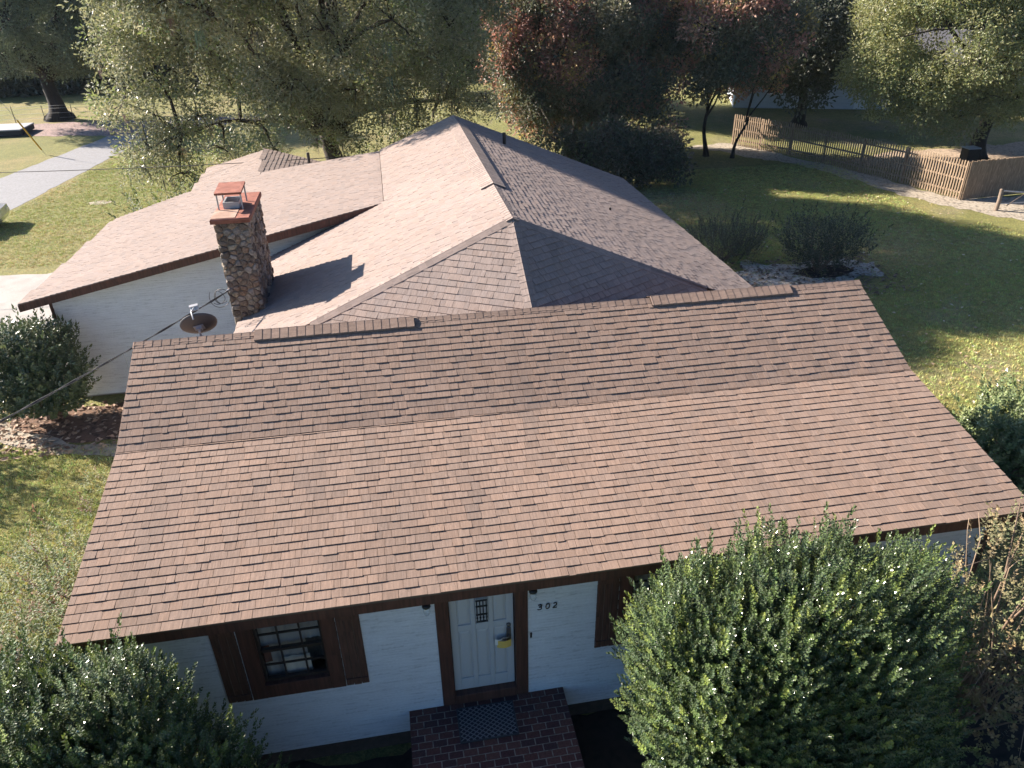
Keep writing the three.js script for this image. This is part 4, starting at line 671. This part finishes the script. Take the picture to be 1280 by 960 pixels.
tree({ name: 'understory_tree', label: 'low shadowy tree crowding the rear corner of the main roof', at: [16.6, -25.4], seed: 112, r: 0.1, fork: 1.0, crown: [0, 1.6, 0, 3.2, 1.4, 1.4], lobes: 30, lobeR: 0.6, density: 46, geo: G.broad, bark: M.barkDark, limbs: 6, extra: [[13.4, 1.4, -26.4, 0.8], [13.2, 2.6, -30.6, 0.9], [15.4, 2.2, -30.8, 1.0], [17.6, 2.0, -30.8, 0.9], [19.4, 0.2, -24.4, 0.55], [18.8, 0.8, -24.4, 0.6]], color: (r) => vary(r, pick(r, [[0.65, [0.09, 0.105, 0.05]], [0.35, [0.15, 0.12, 0.075]]]), 0.6) });
tree({ name: 'slender_tree', label: 'slender dark trunked tree standing before the lit end of the picket fence', at: [23.7, -31.0], seed: 121, r: 0.12, fork: 2.8, crown: [0.3, 6.8, 0, 3.2, 3.2, 2.8], lobes: 26, lobeR: 1.0, density: 32, geo: G.broad, bark: M.barkDark, limbs: 5, group: 'slender trees by the fence', color: redMix });
tree({ name: 'slender_tree', label: 'forked small dark tree rooted in the sandy strip by the fence', at: [25.1, -30.2], seed: 122, r: 0.09, fork: 2.2, lean: [0.5, 0, 0], crown: [1.0, 6.6, -0.6, 2.8, 2.8, 2.4], lobes: 20, lobeR: 0.95, density: 32, geo: G.broad, bark: M.barkDark, limbs: 4, group: 'slender trees by the fence', color: redMix });
tree({ name: 'shade_tree', label: 'tall dark leafy tree beyond the shaded stretch of picket fence', at: [33.5, -38], seed: 131, r: 0.35, fork: 3, crown: [0, 8, 0, 6.5, 6.5, 5], lobes: 52, lobeR: 1.4, density: 20, spray: 1.2, geo: G.broad, bark: M.barkDark, limbs: 8, color: (r) => vary(r, pick(r, [[0.7, [0.06, 0.08, 0.045]], [0.3, [0.09, 0.11, 0.055]]]), 0.5) });
tree({ name: 'yard_oak', label: 'sunlit yellow green oak with a stout trunk beyond the fence corner', at: [38.2, -26.2], seed: 141, r: 0.42, fork: 3.2, crown: [-1.6, 7.2, 0.2, 8.0, 4.8, 6.4], lobes: 84, lobeR: 1.3, density: 30, geo: G.oakFine, mat: L.oak, bark: M.barkDark, limbs: 11,
  floor: (p) => 3.4, extra: [[31.2, 3.2, -25.2, 1.6], [32.6, 2.2, -24.2, 1.4], [34.2, 2.0, -23.8, 1.4], [30.4, 4.6, -25.5, 1.7], [35.4, 3.0, -24, 1.4]],
  color: (r, q) => vary(r, pick(r, [[0.5, [0.25, 0.27, 0.085]], [0.3, [0.32, 0.32, 0.12]], [0.2, [0.18, 0.22, 0.07]]]), 0.45) });
tree({ name: 'field_oak', label: 'far dark broad oak with a flared trunk beside the gravel lot', at: [-20.6, -55.0], seed: 151, r: 0.62, fork: 3.0, crown: [-0.4, 8.2, 0, 8.0, 5.0, 6.5], lobes: 74, lobeR: 1.5, density: 19, spray: 1.15, geo: G.oak, mat: L.oak, bark: M.barkDark, limbs: 10, floor: () => 3.6, color: (r) => vary(r, pick(r, [[0.7, [0.16, 0.20, 0.12]], [0.3, [0.24, 0.27, 0.16]]]), 0.5) });
tree({ name: 'backfield_tree', label: 'round green tree at the field edge glimpsed under the live oak', at: [10.5, -58], seed: 161, r: 0.3, fork: 2.6, crown: [0, 6, 0, 5, 4.6, 4.5], lobes: 26, lobeR: 1.9, density: 30, spray: 1.5, geo: G.oak, limbs: 6, color: (r) => vary(r, [0.07, 0.09, 0.035], 0.5) });
tree({ name: 'shade_tree', label: 'broad dark tree behind the pale neighbouring house', at: [54, -58], seed: 171, r: 0.4, fork: 3, crown: [0, 9, 0, 10, 7, 6], lobes: 46, lobeR: 2.6, density: 26, spray: 1.6, geo: G.oak, limbs: 8, bark: M.barkDark, color: (r) => vary(r, [0.07, 0.09, 0.05], 0.5) });
tree({ name: 'shade_tree', label: 'dark tree closing the gap behind the red tipped tree', at: [24.5, -46], seed: 172, r: 0.35, fork: 3, crown: [0, 8.5, 0, 7, 6.5, 5], lobes: 40, lobeR: 2.2, density: 34, spray: 1.4, geo: G.oak, limbs: 8, bark: M.barkDark, color: (r) => vary(r, [0.07, 0.09, 0.05], 0.5) });

// far woods and the brush along the field
{
  const r = rng(201), list = [], brush = [];
  for (let i = 0; i < 5200; i++) { const x = -150 + r() * 330, z = -150 - r() * 26 - Math.abs(x - 10) * 0.05, h = 12 + fbm(x * 0.06, z * 0.06, 4, 3) * 16; const y = GY + Math.pow(r(), 0.7) * h; list.push({ m: mtx.rand(V3(x, y, z + (r() - 0.5) * 6), r, 5 + r() * 5), c: rgb(vary(r, [0.08, 0.11, 0.07], 0.6)) }); }
  instanced('woods', G.far, L.plain, list, scene, { label: 'hazy line of woods beyond the field', category: 'woods' });
  for (let i = 0; i < 2600; i++) { const x = -60 + r() * 90, z = -69 - r() * 5, h = 1.2 + fbm(x * 0.2, 3, 4, 3) * 4; brush.push({ m: mtx.rand(V3(x, GY + Math.pow(r(), 0.8) * h, z), r, 1.2 + r() * 1.6), c: rgb(vary(r, r() < 0.5 ? [0.10, 0.10, 0.05] : [0.06, 0.075, 0.035], 0.6)) }); }
  instanced('brush', G.far, L.plain, brush, scene, { label: 'tangled brush along the far edge of the field', category: 'brush' });
}
// a shrub: stems and sprigs filling lobes that make up its shape
function shrub(o) {
  const t = thing(o.name ?? 'shrub', o.label, 'shrub', [o.at[0], GY, o.at[1]], o.group), r = rng(o.seed), list = [], stems = [];
  for (const [lx, ly, lz, rx, ry, rz] of o.lobes) {
    const c = V3(lx - o.at[0], ly - GY, lz - o.at[1]);
    for (let k = 0; k < 6; k++) { const e = c.clone().add(V3((r() - 0.5) * rx * 1.3, (r() - 0.3) * ry * 1.2, (r() - 0.5) * rz * 1.3)); stems.push(tube([[(r() - 0.5) * 0.4, -0.05, (r() - 0.5) * 0.4], [c.x * 0.4 + (r() - 0.5) * 0.3, Math.max(e.y * 0.45, 0.1), c.z * 0.4 + (r() - 0.5) * 0.3], e], [0.03, 0.022, 0.008], 5)); }
    const n = Math.round(o.density * (rx * ry + ry * rz + rx * rz));
    for (let i = 0; i < n; i++) {
      const d = V3(r() * 2 - 1, r() * 2 - 1, r() * 2 - 1).normalize(); const bump = 0.62 + n3(d.x * 3.2 + lx * 3, d.y * 3.2 + ly, d.z * 3.2 + lz, o.seed) * 0.7; const k = bump * (r() < 0.8 ? 0.8 + r() * 0.22 : 0.4 + r() * 0.4);
      const p = c.clone().add(V3(d.x * rx * k, d.y * ry * k, d.z * rz * k)); if (p.y < 0.08) continue;
      const dir = d.clone().multiplyScalar(o.out ?? 0.7).add(V3((r() - 0.5) * 0.7, (o.up ?? 0.8) + r() * 0.4, (r() - 0.5) * 0.7)).normalize();
      list.push({ m: mtx.up(p, dir, r() * 6.28, (o.size ?? 1) * (0.7 + r() * 0.6), r() < 0.12 ? 1.9 : 1), c: rgb(o.color(r, d, k)) });
    }
  }
  part('stems', merge(stems), M.twig, t, { kind: 'stuff' });
  instanced('foliage', o.geo ?? G.shrub, o.mat ?? L.gloss, list, t); return t;
}
const holly = (r) => vary(r, pick(r, [[0.6, [0.04, 0.08, 0.014]], [0.26, [0.065, 0.12, 0.018]], [0.14, [0.13, 0.19, 0.025]]]), 0.4);
shrub({ name: 'holly_shrub', label: 'large round glossy green shrub covering the window past the house numerals', at: [8.95, 6.9], seed: 301, density: 640, color: holly,
  lobes: [[8.8, 1.5, 6.9, 1.75, 2.05, 1.35], [8.15, 1.6, 6.9, 1.35, 1.8, 1.2], [9.5, 1.6, 6.8, 1.3, 1.85, 1.2], [8.8, 2.6, 6.75, 1.15, 1.1, 1.0], [10.0, 2.15, 6.7, 0.95, 1.15, 0.9], [7.75, 2.3, 6.7, 0.85, 1.05, 0.8], [9.1, 0.6, 7.4, 1.85, 1.3, 1.2]] });
shrub({ name: 'holly_shrub', label: 'broad dark glossy shrub under the eave beside the shuttered window', at: [0.2, 6.6], seed: 302, density: 600, color: holly,
  lobes: [[-0.6, 1.0, 6.6, 1.6, 2.0, 1.3], [0.7, 1.2, 6.5, 1.2, 1.8, 1.1], [1.45, 0.6, 6.5, 0.8, 1.4, 0.85], [1.05, 2.2, 6.3, 0.5, 0.95, 0.5], [-0.2, 2.0, 6.4, 1.1, 0.9, 0.9], [1.9, -0.1, 6.7, 0.75, 1.1, 0.8], [-1.9, 1.3, 6.4, 1.1, 1.8, 1.0], [0.2, 0.3, 7.4, 2.2, 1.3, 1.0]] });
shrub({ name: 'camellia_shrub', label: 'rounded glossy camellia shrub at the corner of the white wing wall', at: [-4.95, -6.6], seed: 303, density: 190, geo: G.camellia, color: (r) => vary(r, pick(r, [[0.6, [0.06, 0.10, 0.04]], [0.4, [0.11, 0.15, 0.06]]]), 0.4),
  lobes: [[-4.95, 0.4, -6.6, 1.05, 1.15, 0.95], [-5.5, 0.35, -6.6, 0.8, 1.0, 0.8], [-4.5, 0.3, -6.4, 0.75, 0.95, 0.75], [-4.9, 0.95, -6.6, 0.75, 0.7, 0.7], [-4.9, -0.1, -6.3, 0.95, 0.7, 0.75]] });
shrub({ name: 'leafy_bush', label: 'pale green leafy bush on the lawn past the front roof corner', at: [17.0, 0.9], seed: 304, density: 230, geo: G.camellia, color: (r) => vary(r, pick(r, [[0.6, [0.11, 0.17, 0.06]], [0.4, [0.16, 0.22, 0.09]]]), 0.4),
  lobes: [[17.4, -0.1, 0.6, 0.75, 1.0, 0.75], [18.2, 0.0, 0.3, 0.85, 1.0, 0.85], [18.0, -0.3, 1.5, 0.9, 0.9, 0.9], [19.1, 0.0, 1.1, 1.0, 1.0, 0.9]] });
shrub({ name: 'ornamental_grass', label: 'loose grassy shrub in the shade beside the white sand patch', at: [17.4, -14.1], seed: 305, density: 110, geo: G.fine, size: 1.3, out: 0.5, up: 1.0, mat: L.plain, color: (r) => vary(r, [0.075, 0.085, 0.05], 0.5), lobes: [[17.4, -0.5, -14.1, 1.25, 0.8, 1.0], [18.2, -0.5, -13.9, 0.8, 0.6, 0.7]] });
shrub({ name: 'shade_bush', label: 'dark spreading bush growing from the mulched sand mound', at: [20.6, -12.3], seed: 306, density: 110, geo: G.weed, size: 1.1, mat: L.plain, color: (r) => vary(r, [0.045, 0.06, 0.025], 0.5), lobes: [[20.6, -0.1, -12.3, 1.35, 0.9, 1.0], [19.8, 0.1, -12.3, 0.9, 0.75, 0.7], [21.5, 0.0, -12.3, 0.9, 0.65, 0.7]] });
const weedCol = (r) => vary(r, pick(r, [[0.5, [0.10, 0.15, 0.05]], [0.25, [0.14, 0.17, 0.055]], [0.15, [0.2, 0.2, 0.05]], [0.1, [0.16, 0.10, 0.06]]]), 0.5);
for (const [lab, at, lobes, d] of [
  ['tall straggly sunlit weed thicket beside the broad dark shrub', [-1.9, 3.4], [[-1.6, -0.1, 3.2, 0.8, 1.2, 0.9], [-2.2, 0.0, 4.0, 0.8, 1.2, 0.8], [-1.3, 0.3, 4.4, 0.6, 1.2, 0.7], [-1.9, 0.6, 4.9, 0.8, 1.4, 0.8]], 130],
  ['low tangled weeds on the lawn along the gable wall', [-2.4, 0.6], [[-2.3, -0.5, 0.8, 0.8, 0.8, 0.9], [-1.7, -0.4, 1.8, 0.7, 0.9, 0.8], [-2.6, -0.6, 0.0, 0.7, 0.6, 0.7], [-1.2, -0.6, 0.2, 0.5, 0.7, 0.6], [-2.9, -0.4, 1.9, 0.8, 0.8, 0.8]], 120],
  ['thin pale weeds on the lawn edge near the mulch bed', [-2.2, -2.2], [[-2.2, -0.7, -2.2, 0.6, 0.5, 0.6], [-1.3, -0.65, -2.9, 0.5, 0.6, 0.5]], 60]])
  shrub({ name: 'weed_thicket', label: lab, at, seed: 310 + Math.round(at[1] * 10), density: d, geo: G.weed, mat: L.plain, size: 0.85, out: 0.6, up: 0.6, color: weedCol, lobes });
shrub({ name: 'twiggy_shrub', label: 'bare twiggy shrub with sparse yellowing leaves at the eave corner beyond the holly', at: [12.3, 6.2], seed: 320, density: 60, geo: G.weed, mat: L.dry, size: 0.8, color: (r) => vary(r, pick(r, [[0.5, [0.12, 0.12, 0.055]], [0.3, [0.17, 0.14, 0.07]], [0.2, [0.10, 0.13, 0.05]]]), 0.5), lobes: [[12.2, 1.3, 6.3, 1.0, 1.7, 0.9], [12.9, 1.6, 6.0, 0.9, 1.7, 0.9], [12.6, 0.4, 6.8, 1.2, 1.2, 0.9], [13.6, 1.2, 6.1, 1.0, 1.9, 1.0]] });
{ // bare arching canes of the twiggy shrub
  const t = scene.children.find((c) => c.name === 'twiggy_shrub'), r = rng(9), g = [];
  for (let k = 0; k < 30; k++) { const a = r() * 6.28, rr = 0.5 + r() * 1.3, e = V3(Math.cos(a) * rr, 1.4 + r() * 3.2, Math.sin(a) * rr * 0.8), s = V3((r() - 0.5) * 1.2, r() * 1.2, (r() - 0.5) * 0.8); g.push(tube([s, s.clone().lerp(e, 0.4).add(V3(0, 0.5, 0)), s.clone().lerp(e, 0.75).add(V3((r() - 0.5) * 0.3, 0.45, (r() - 0.5) * 0.3)), e.clone().add(V3((r() - 0.5) * 0.5, -0.1 - r() * 0.3, (r() - 0.5) * 0.5))], [0.010, 0.008, 0.006, 0.003], 4)); }
  part('canes', merge(g), std([0.3, 0.22, 0.15]), t, { kind: 'stuff' });
}
shrub({ name: 'garden_shrub', label: 'leafy shrub on the side lawn beyond the camellia', at: [-9.6, -6.2], seed: 330, density: 40, geo: G.weed, size: 2, mat: L.plain, color: (r) => vary(r, [0.06, 0.09, 0.03], 0.5), lobes: [[-9.6, 0.8, -6.2, 1.2, 1.9, 1.0], [-9.2, 0.2, -3.6, 1.0, 1.2, 0.9]] });
for (const [lab, at] of [['bright green bush at the road verge under the live oak', [-2.6, -21.6]], ['low green bush hugging the back of the rear roof', [-4.6, -19.6]], ['dense green bush at the foot of the live oak trunk', [4.2, -28.4]], ['shaded green bush below the red tipped tree', [12.6, -25.4]]])
  shrub({ name: 'verge_bush', label: lab, at, seed: 340 + Math.round(at[0] * 7), density: 26, geo: G.weed, size: 1.9, mat: L.plain, color: (r) => vary(r, pick(r, [[0.6, [0.10, 0.15, 0.04]], [0.4, [0.07, 0.10, 0.035]]]), 0.5), lobes: [[at[0], 0, at[1], 1.3, 1.3, 1.1], [at[0] + 1.2, -0.3, at[1] + 0.3, 1.0, 1.0, 0.9]] });

// grass tufts on the near lawns, leaf litter by the camellia
{
  const g = new GB(), r0 = rng(17); for (let i = 0; i < 9; i++) { const a = r0() * 6.28, x = (r0() - 0.5) * 0.16, z = (r0() - 0.5) * 0.16, h = 0.03 + r0() * 0.04, dx = Math.cos(a) * 0.04, dz = Math.sin(a) * 0.04, w = 0.006; const k = 0.8 + r0() * 0.4; g.col = [k, k, k]; g.tri([x - dz * 0.15 - w, 0, z + dx * 0.15], [x + dz * 0.15 + w, 0, z - dx * 0.15], [x + dx, h, z + dz], [0, 0], [1, 0], [0, 1]); }
  const geo = g.geo(), r = rng(401), list = [];
  const inHouse = (x, z) => (x > -0.2 && x < 13.7 && z > -13.5 && z < 5.2) || (x > -5 && x < 1.5 && z < -6.9 && z > -20);
  const put = (n, x0, x1, z0, z1, ok) => { for (let i = 0; i < n; i++) { const x = mix(x0, x1, r()), z = mix(z0, z1, r()); if (inHouse(x, z) || !ok(x, z)) continue; const dry = clamp((fbm(x * 0.22, z * 0.22, 3, 4) - 0.42) * 2.6 + r() * 0.4 - 0.2); list.push({ m: mtx.flatY(V3(x, GY, z), r() * 6.28, 0.7 + r() * 0.7), c: rgb([mix(0.41, 0.55, dry), mix(0.44, 0.51, dry), mix(0.14, 0.24, dry)].map((v) => v * (0.75 + r() * 0.5))) }); } };
  put(15000, -9, 0.2, -5.2, 6, (x, z) => z > -4.4 + (x + 4) * 0.05 - 0.6);
  put(34000, 12.5, 31, -16, 4, (x, z) => !(x > 16.4 && x < 23.3 && z > -13.4 && z < -10 && r() > 0.22));
  put(30000, -16, -2, -48, -19, (x, z) => x > -14.2 + (-27 - z) * 0.155 && !(z > -19.6 + (x < -9 ? 0.4 : 0) && x < -5) );
  put(15000, 14, 31, -28, -16, (x, z) => x < 29.5 + (z + 21) * -0.1);
  instanced('grass', geo, leafMat({ transmission: 0.2 }), list, scene, { label: 'short mown lawn grass around the house', category: 'grass' });
  const lg = new GB(); lg.col = [1, 1, 1]; lg.tri([-0.05, 0, 0], [0, 0.012, 0.03], [0.05, 0.004, 0], [0, 0], [1, 0], [0, 1]); lg.tri([-0.05, 0, 0], [0.05, 0.004, 0], [0, 0.014, -0.03], [0, 0], [1, 0], [0, 1]);
  const lit = []; for (let i = 0; i < 900; i++) { const x = -6.6 + Math.pow(r(), 1.6) * 6.4, z = -7.2 + r() * 2.6; lit.push({ m: mtx.up(V3(x, GY + 0.03 + r() * 0.03, z), V3((r() - 0.5) * 0.9, 1, (r() - 0.5) * 0.9).normalize(), r() * 6.28, 0.8 + r() * 1.2), c: rgb(vary(r, pick(r, [[0.5, [0.30, 0.19, 0.12]], [0.3, [0.42, 0.30, 0.2]], [0.2, [0.14, 0.08, 0.05]]]), 0.4)) }); }
  for (let i = 0; i < 900; i++) { const x = 13.8 + r() * 17, z = -24 + r() * 27; lit.push({ m: mtx.up(V3(x, GY + 0.04 + r() * 0.03, z), V3((r() - 0.5) * 0.6, 1, (r() - 0.5) * 0.6).normalize(), r() * 6.28, 0.8 + r() * 0.9), c: rgb(vary(r, pick(r, [[0.6, [0.34, 0.24, 0.15]], [0.4, [0.5, 0.42, 0.32]]]), 0.4)) }); }
  for (let i = 0; i < 700; i++) { const x = 16.4 + r() * 6.8, z = -13.6 + r() * 4; lit.push({ m: mtx.up(V3(x, GY + 0.03 + r() * 0.02, z), V3((r() - 0.5) * 0.6, 1, (r() - 0.5) * 0.6).normalize(), r() * 6.28, 0.8 + r() * 1.4), c: rgb(vary(r, pick(r, [[0.6, [0.10, 0.07, 0.05]], [0.4, [0.22, 0.15, 0.1]]]), 0.4)) }); }
  instanced('leaf_litter', lg.geo(), L.dry, lit, scene, { label: 'dry brown fallen leaves on the mulch and lawn', category: 'leaves' });
}

// ---------------------------------------------------------------- fences
function picketFence(label, A, B, mat, opt = {}) {
  const f = thing('picket_fence', label, 'fence', [A[0], GY, A[1]], 'picket fence sections'); const dx = B[0] - A[0], dz = B[1] - A[1], len = Math.hypot(dx, dz); f.rotation.y = Math.atan2(-dz, dx); const r = rng(Math.round(A[0] * 31 + A[1])); const H = opt.h ?? 1.88;
  for (let s = 0; s < len - 0.04; s += opt.step ?? 0.15) { const h = H + (r() - 0.5) * 0.06, w = 0.036, t = (r() - 0.5) * 0.012; const P = [[s - w + 0.05, 0.03], [s + w + 0.05, 0.03], [s + w + 0.05 + t, h - 0.05], [s + 0.05 + w * 0.5 + t, h], [s + 0.05 - w * 0.5 + t, h], [s - w + 0.05 + t, h - 0.05]]; part('picket', new GB().prism(P.map((p) => [p[0], p[1], 0.03]), P.map((p) => [p[0], p[1], 0.012]), [r() * 5, r() * 5]).geo(), mat, f); }
  for (const y of [0.35, 0.98, 1.58]) part('rail', boxGeo(0, len, y - 0.045, y + 0.045, -0.03, 0.01), mat, f);
  for (let s = 0; s <= len + 0.01; s += Math.max(1.2, len / Math.max(1, Math.round(len / 2.4)))) part('post', boxGeo(s - 0.045, s + 0.045, -0.02, H - 0.06, -0.12, -0.032), mat, f);
  return f;
}
picketFence('sunlit pale picket section beginning at the slender trees', [26.6, -33.6], [28.6, -30.1], M.cedar);
picketFence('long shaded brown picket section between two sunlit ones', [28.62, -30.05], [31.15, -22.95], M.cedar);
picketFence('bright tan picket section ending at the fence corner', [31.17, -22.9], [32.05, -19.45], M.cedar);
picketFence('dark tall board section turning away from the fence corner', [32.1, -19.4], [41.5, -20.2], M.cedar, { step: 0.0745 });
{
  const g = thing('pipe_gate', 'low metal pipe gate hinged on a weathered wooden post', 'gate', [32.5, GY, -17.55]);
  part('post', tube([[0, -0.1, 0], [0.02, 0.5, 0.01], [0, 1.0, 0]], [0.1, 0.09, 0.085], 9), std([0.42, 0.34, 0.27], { map: T.wood }), g);
  part('top_rail', tube([[0.08, 0.92, 0], [1.3, 0.74, -0.1], [3.2, 0.7, -0.2]], [0.03, 0.03, 0.03], 8), M.galv, g); part('brace', tube([[0.5, 0.2, 0], [1.5, 0.72, -0.12]], [0.025, 0.025], 7), M.greywood, g);
  part('stub_post', tube([[1.6, -0.05, -0.1], [1.6, 0.72, -0.12]], [0.06, 0.055], 8), M.greywood, g); part('bottom_rail', tube([[0.08, 0.3, 0], [3.2, 0.22, -0.2]], [0.022, 0.022], 7), M.galv, g);
}
{
  const f = thing('wire_fence', 'thin wire fence on metal posts along the far field', 'fence'); const r = rng(66);
  for (let x = -34; x < 16; x += 2.1) part('post', tube([[x, GY, -54.2 - (r() - 0.5) * 0.2], [x + (r() - 0.5) * 0.16, GY + 1.25, -54.2]], [0.03, 0.025], 6), M.greywood, f);
  for (const y of [0.3, 0.65, 1.0, 1.2]) { const p = sagLine([-34, GY + y, -54.15], [16, GY + y, -54.15], 0, 24); part('wire', tube(p, p.map(() => 0.009), 4), M.greymetal, f); }
}
// ---------------------------------------------------------------- neighbours, vehicle, small things
{
  const n = thing('neighbour_house', 'pale blue grey house with a dark roof among the trees beyond the fence', 'house', [44, GY, -46]); n.rotation.y = -0.35;
  part('wall', boxGeo(-11, 11, 0, 3.4, -4, 4), std([0.5, 0.54, 0.6], { map: rep(T.paint, 0.4) }), n);
  part('roof', new GB().prism([[-11.6, 3.35, 4.7], [11.6, 3.35, 4.7], [11.6, 5.4, 0], [-11.6, 5.4, 0]], [[-11.6, 3.2, 4.7], [11.6, 3.2, 4.7], [11.6, 5.2, 0], [-11.6, 5.2, 0]]).prism([[11.6, 3.35, -4.7], [-11.6, 3.35, -4.7], [-11.6, 5.4, -0.005], [11.6, 5.4, -0.005]], [[11.6, 3.2, -4.7], [-11.6, 3.2, -4.7], [-11.6, 5.2, -0.005], [11.6, 5.2, -0.005]]).geo(), std([0.1, 0.1, 0.11]), n);
  for (const x of [-8, -4.6, 1.2, 4.8, 8.4]) { const w = sub('window', n); part('frame', new GB().box(x - 0.6, x + 0.6, 1.05, 1.12, 4.01, 4.06).box(x - 0.6, x + 0.6, 2.38, 2.45, 4.01, 4.06).box(x - 0.6, x - 0.53, 1.125, 2.375, 4.01, 4.06).box(x + 0.53, x + 0.6, 1.125, 2.375, 4.01, 4.06).geo(), std([0.75, 0.75, 0.75]), w); part('pane', boxGeo(x - 0.525, x + 0.525, 1.13, 2.37, 4.012, 4.02), std([0.03, 0.04, 0.05], { roughness: 0.1 }), w); }
  const d = sub('door', n); part('leaf', boxGeo(-2.0, -1.05, 0.05, 2.1, 4.01, 4.05), std([0.6, 0.62, 0.65]), d); part('handle', boxGeo(-1.18, -1.12, 1.0, 1.06, 4.055, 4.1), M.steel, d);
  for (const x of [-10.9, -6, 0, 6, 10.9]) part('fascia_bracket', boxGeo(x - 0.1, x + 0.1, 3.0, 3.19, 4.02, 4.5), std([0.6, 0.62, 0.65]), n);
}
{ // car standing at the road edge, mostly outside the view
  const c = thing('parked_car', 'silver car parked on the grass at the road verge', 'car', [-15.55, GY, -25.3]); c.rotation.y = 0.12;
  const prof = [[-2.2, 0.35], [2.15, 0.35], [2.25, 0.55], [2.2, 0.8], [1.4, 0.92], [0.7, 1.42], [-1.2, 1.46], [-2.0, 0.98], [-2.25, 0.9]]; const sh = new THREE.Shape(prof.map((p) => new THREE.Vector2(...p)));
  part('body', new THREE.ExtrudeGeometry(sh, { depth: 1.6, bevelEnabled: true, bevelSize: 0.06, bevelThickness: 0.08, bevelSegments: 3 }).translate(0, 0, -0.8), phys([0.42, 0.43, 0.45], { metalness: 0.4, roughness: 0.35, clearcoat: 1 }), c);
  for (const [x, z] of [[1.4, 0.82], [1.4, -0.82], [-1.4, 0.82], [-1.4, -0.82]]) { const w = sub('wheel', c); part('tyre', new THREE.TorusGeometry(0.25, 0.09, 10, 24).translate(x, 0.34, z), M.black, w); part('rim', new THREE.CylinderGeometry(0.2, 0.2, 0.12, 16).rotateX(Math.PI / 2).translate(x, 0.34, z), M.galv, w); }
  for (const s of [-1, 1]) { part('side_window', new GB().prism([[-1.7, 1.0, s * 0.885], [1.15, 1.0, s * 0.885], [0.62, 1.36, s * 0.885], [-1.15, 1.38, s * 0.885]], [[-1.7, 1.0, s * 0.87], [1.15, 1.0, s * 0.87], [0.62, 1.36, s * 0.87], [-1.15, 1.38, s * 0.87]]).geo(), std([0.02, 0.025, 0.03], { roughness: 0.1 }), c); part('headlight', boxGeo(2.16, 2.3, 0.6, 0.75, s * 0.6 - 0.16, s * 0.6 + 0.16), std([0.7, 0.7, 0.7], { roughness: 0.15 }), c); part('tail_light', boxGeo(-2.33, -2.2, 0.75, 0.9, s * 0.62 - 0.12, s * 0.62 + 0.12), std([0.35, 0.02, 0.02], { roughness: 0.2 }), c); }
}
{
  const p = thing('flat_trailer', 'low flat trailer with dark sides standing on the gravel lot', 'trailer', [-22.6, GY, -49.6]);
  part('deck', chamferPlate(-2.6, 1.6, 0.42, 0.5, -1.5, 1.2, 0.02), std([0.36, 0.38, 0.42], { map: T.conc }), p); part('skirt', boxGeo(-2.55, 1.55, 0.08, 0.42, -1.45, 1.15), std([0.03, 0.03, 0.035]), p);
  for (const z of [-1.3, 1.0]) part('wheel', new THREE.CylinderGeometry(0.16, 0.16, 0.14, 16).rotateX(Math.PI / 2).translate(-0.6, 0.16, z * 1.22), M.black, p);
}
{
  const g = thing('guy_wire', 'slanting guy wire with an orange yellow guard beside the road', 'guy wire', [-17.1, GY, -41.6]);
  part('wire', tube([[0, 0, 0], [-3.4, 7.4, 0.2]], [0.012, 0.012], 5), M.greymetal, g); part('guard', tube([[-0.15, 0.3, 0.01], [-1.0, 2.2, 0.06]], [0.05, 0.05], 8), std([0.6, 0.33, 0.03]), g);
}
{
  const b = thing('storage_bin', 'dark storage bin with a pale lid beside the yard oak trunk', 'bin', [37.2, GY, -25.6]);
  part('body', chamferPlate(-0.35, 0.35, 0, 0.9, -0.3, 0.3, 0.03), M.black, b); part('lid', chamferPlate(-0.38, 0.38, 0.905, 0.97, -0.33, 0.33, 0.02), std([0.4, 0.42, 0.45]), b);
}

scene.fog = new THREE.FogExp2(0xc4d4e6, 0.00012);
scene.traverse((o) => { if (o.isMesh) { o.castShadow = true; o.receiveShadow = true; } });
renderer.render(scene, camera);
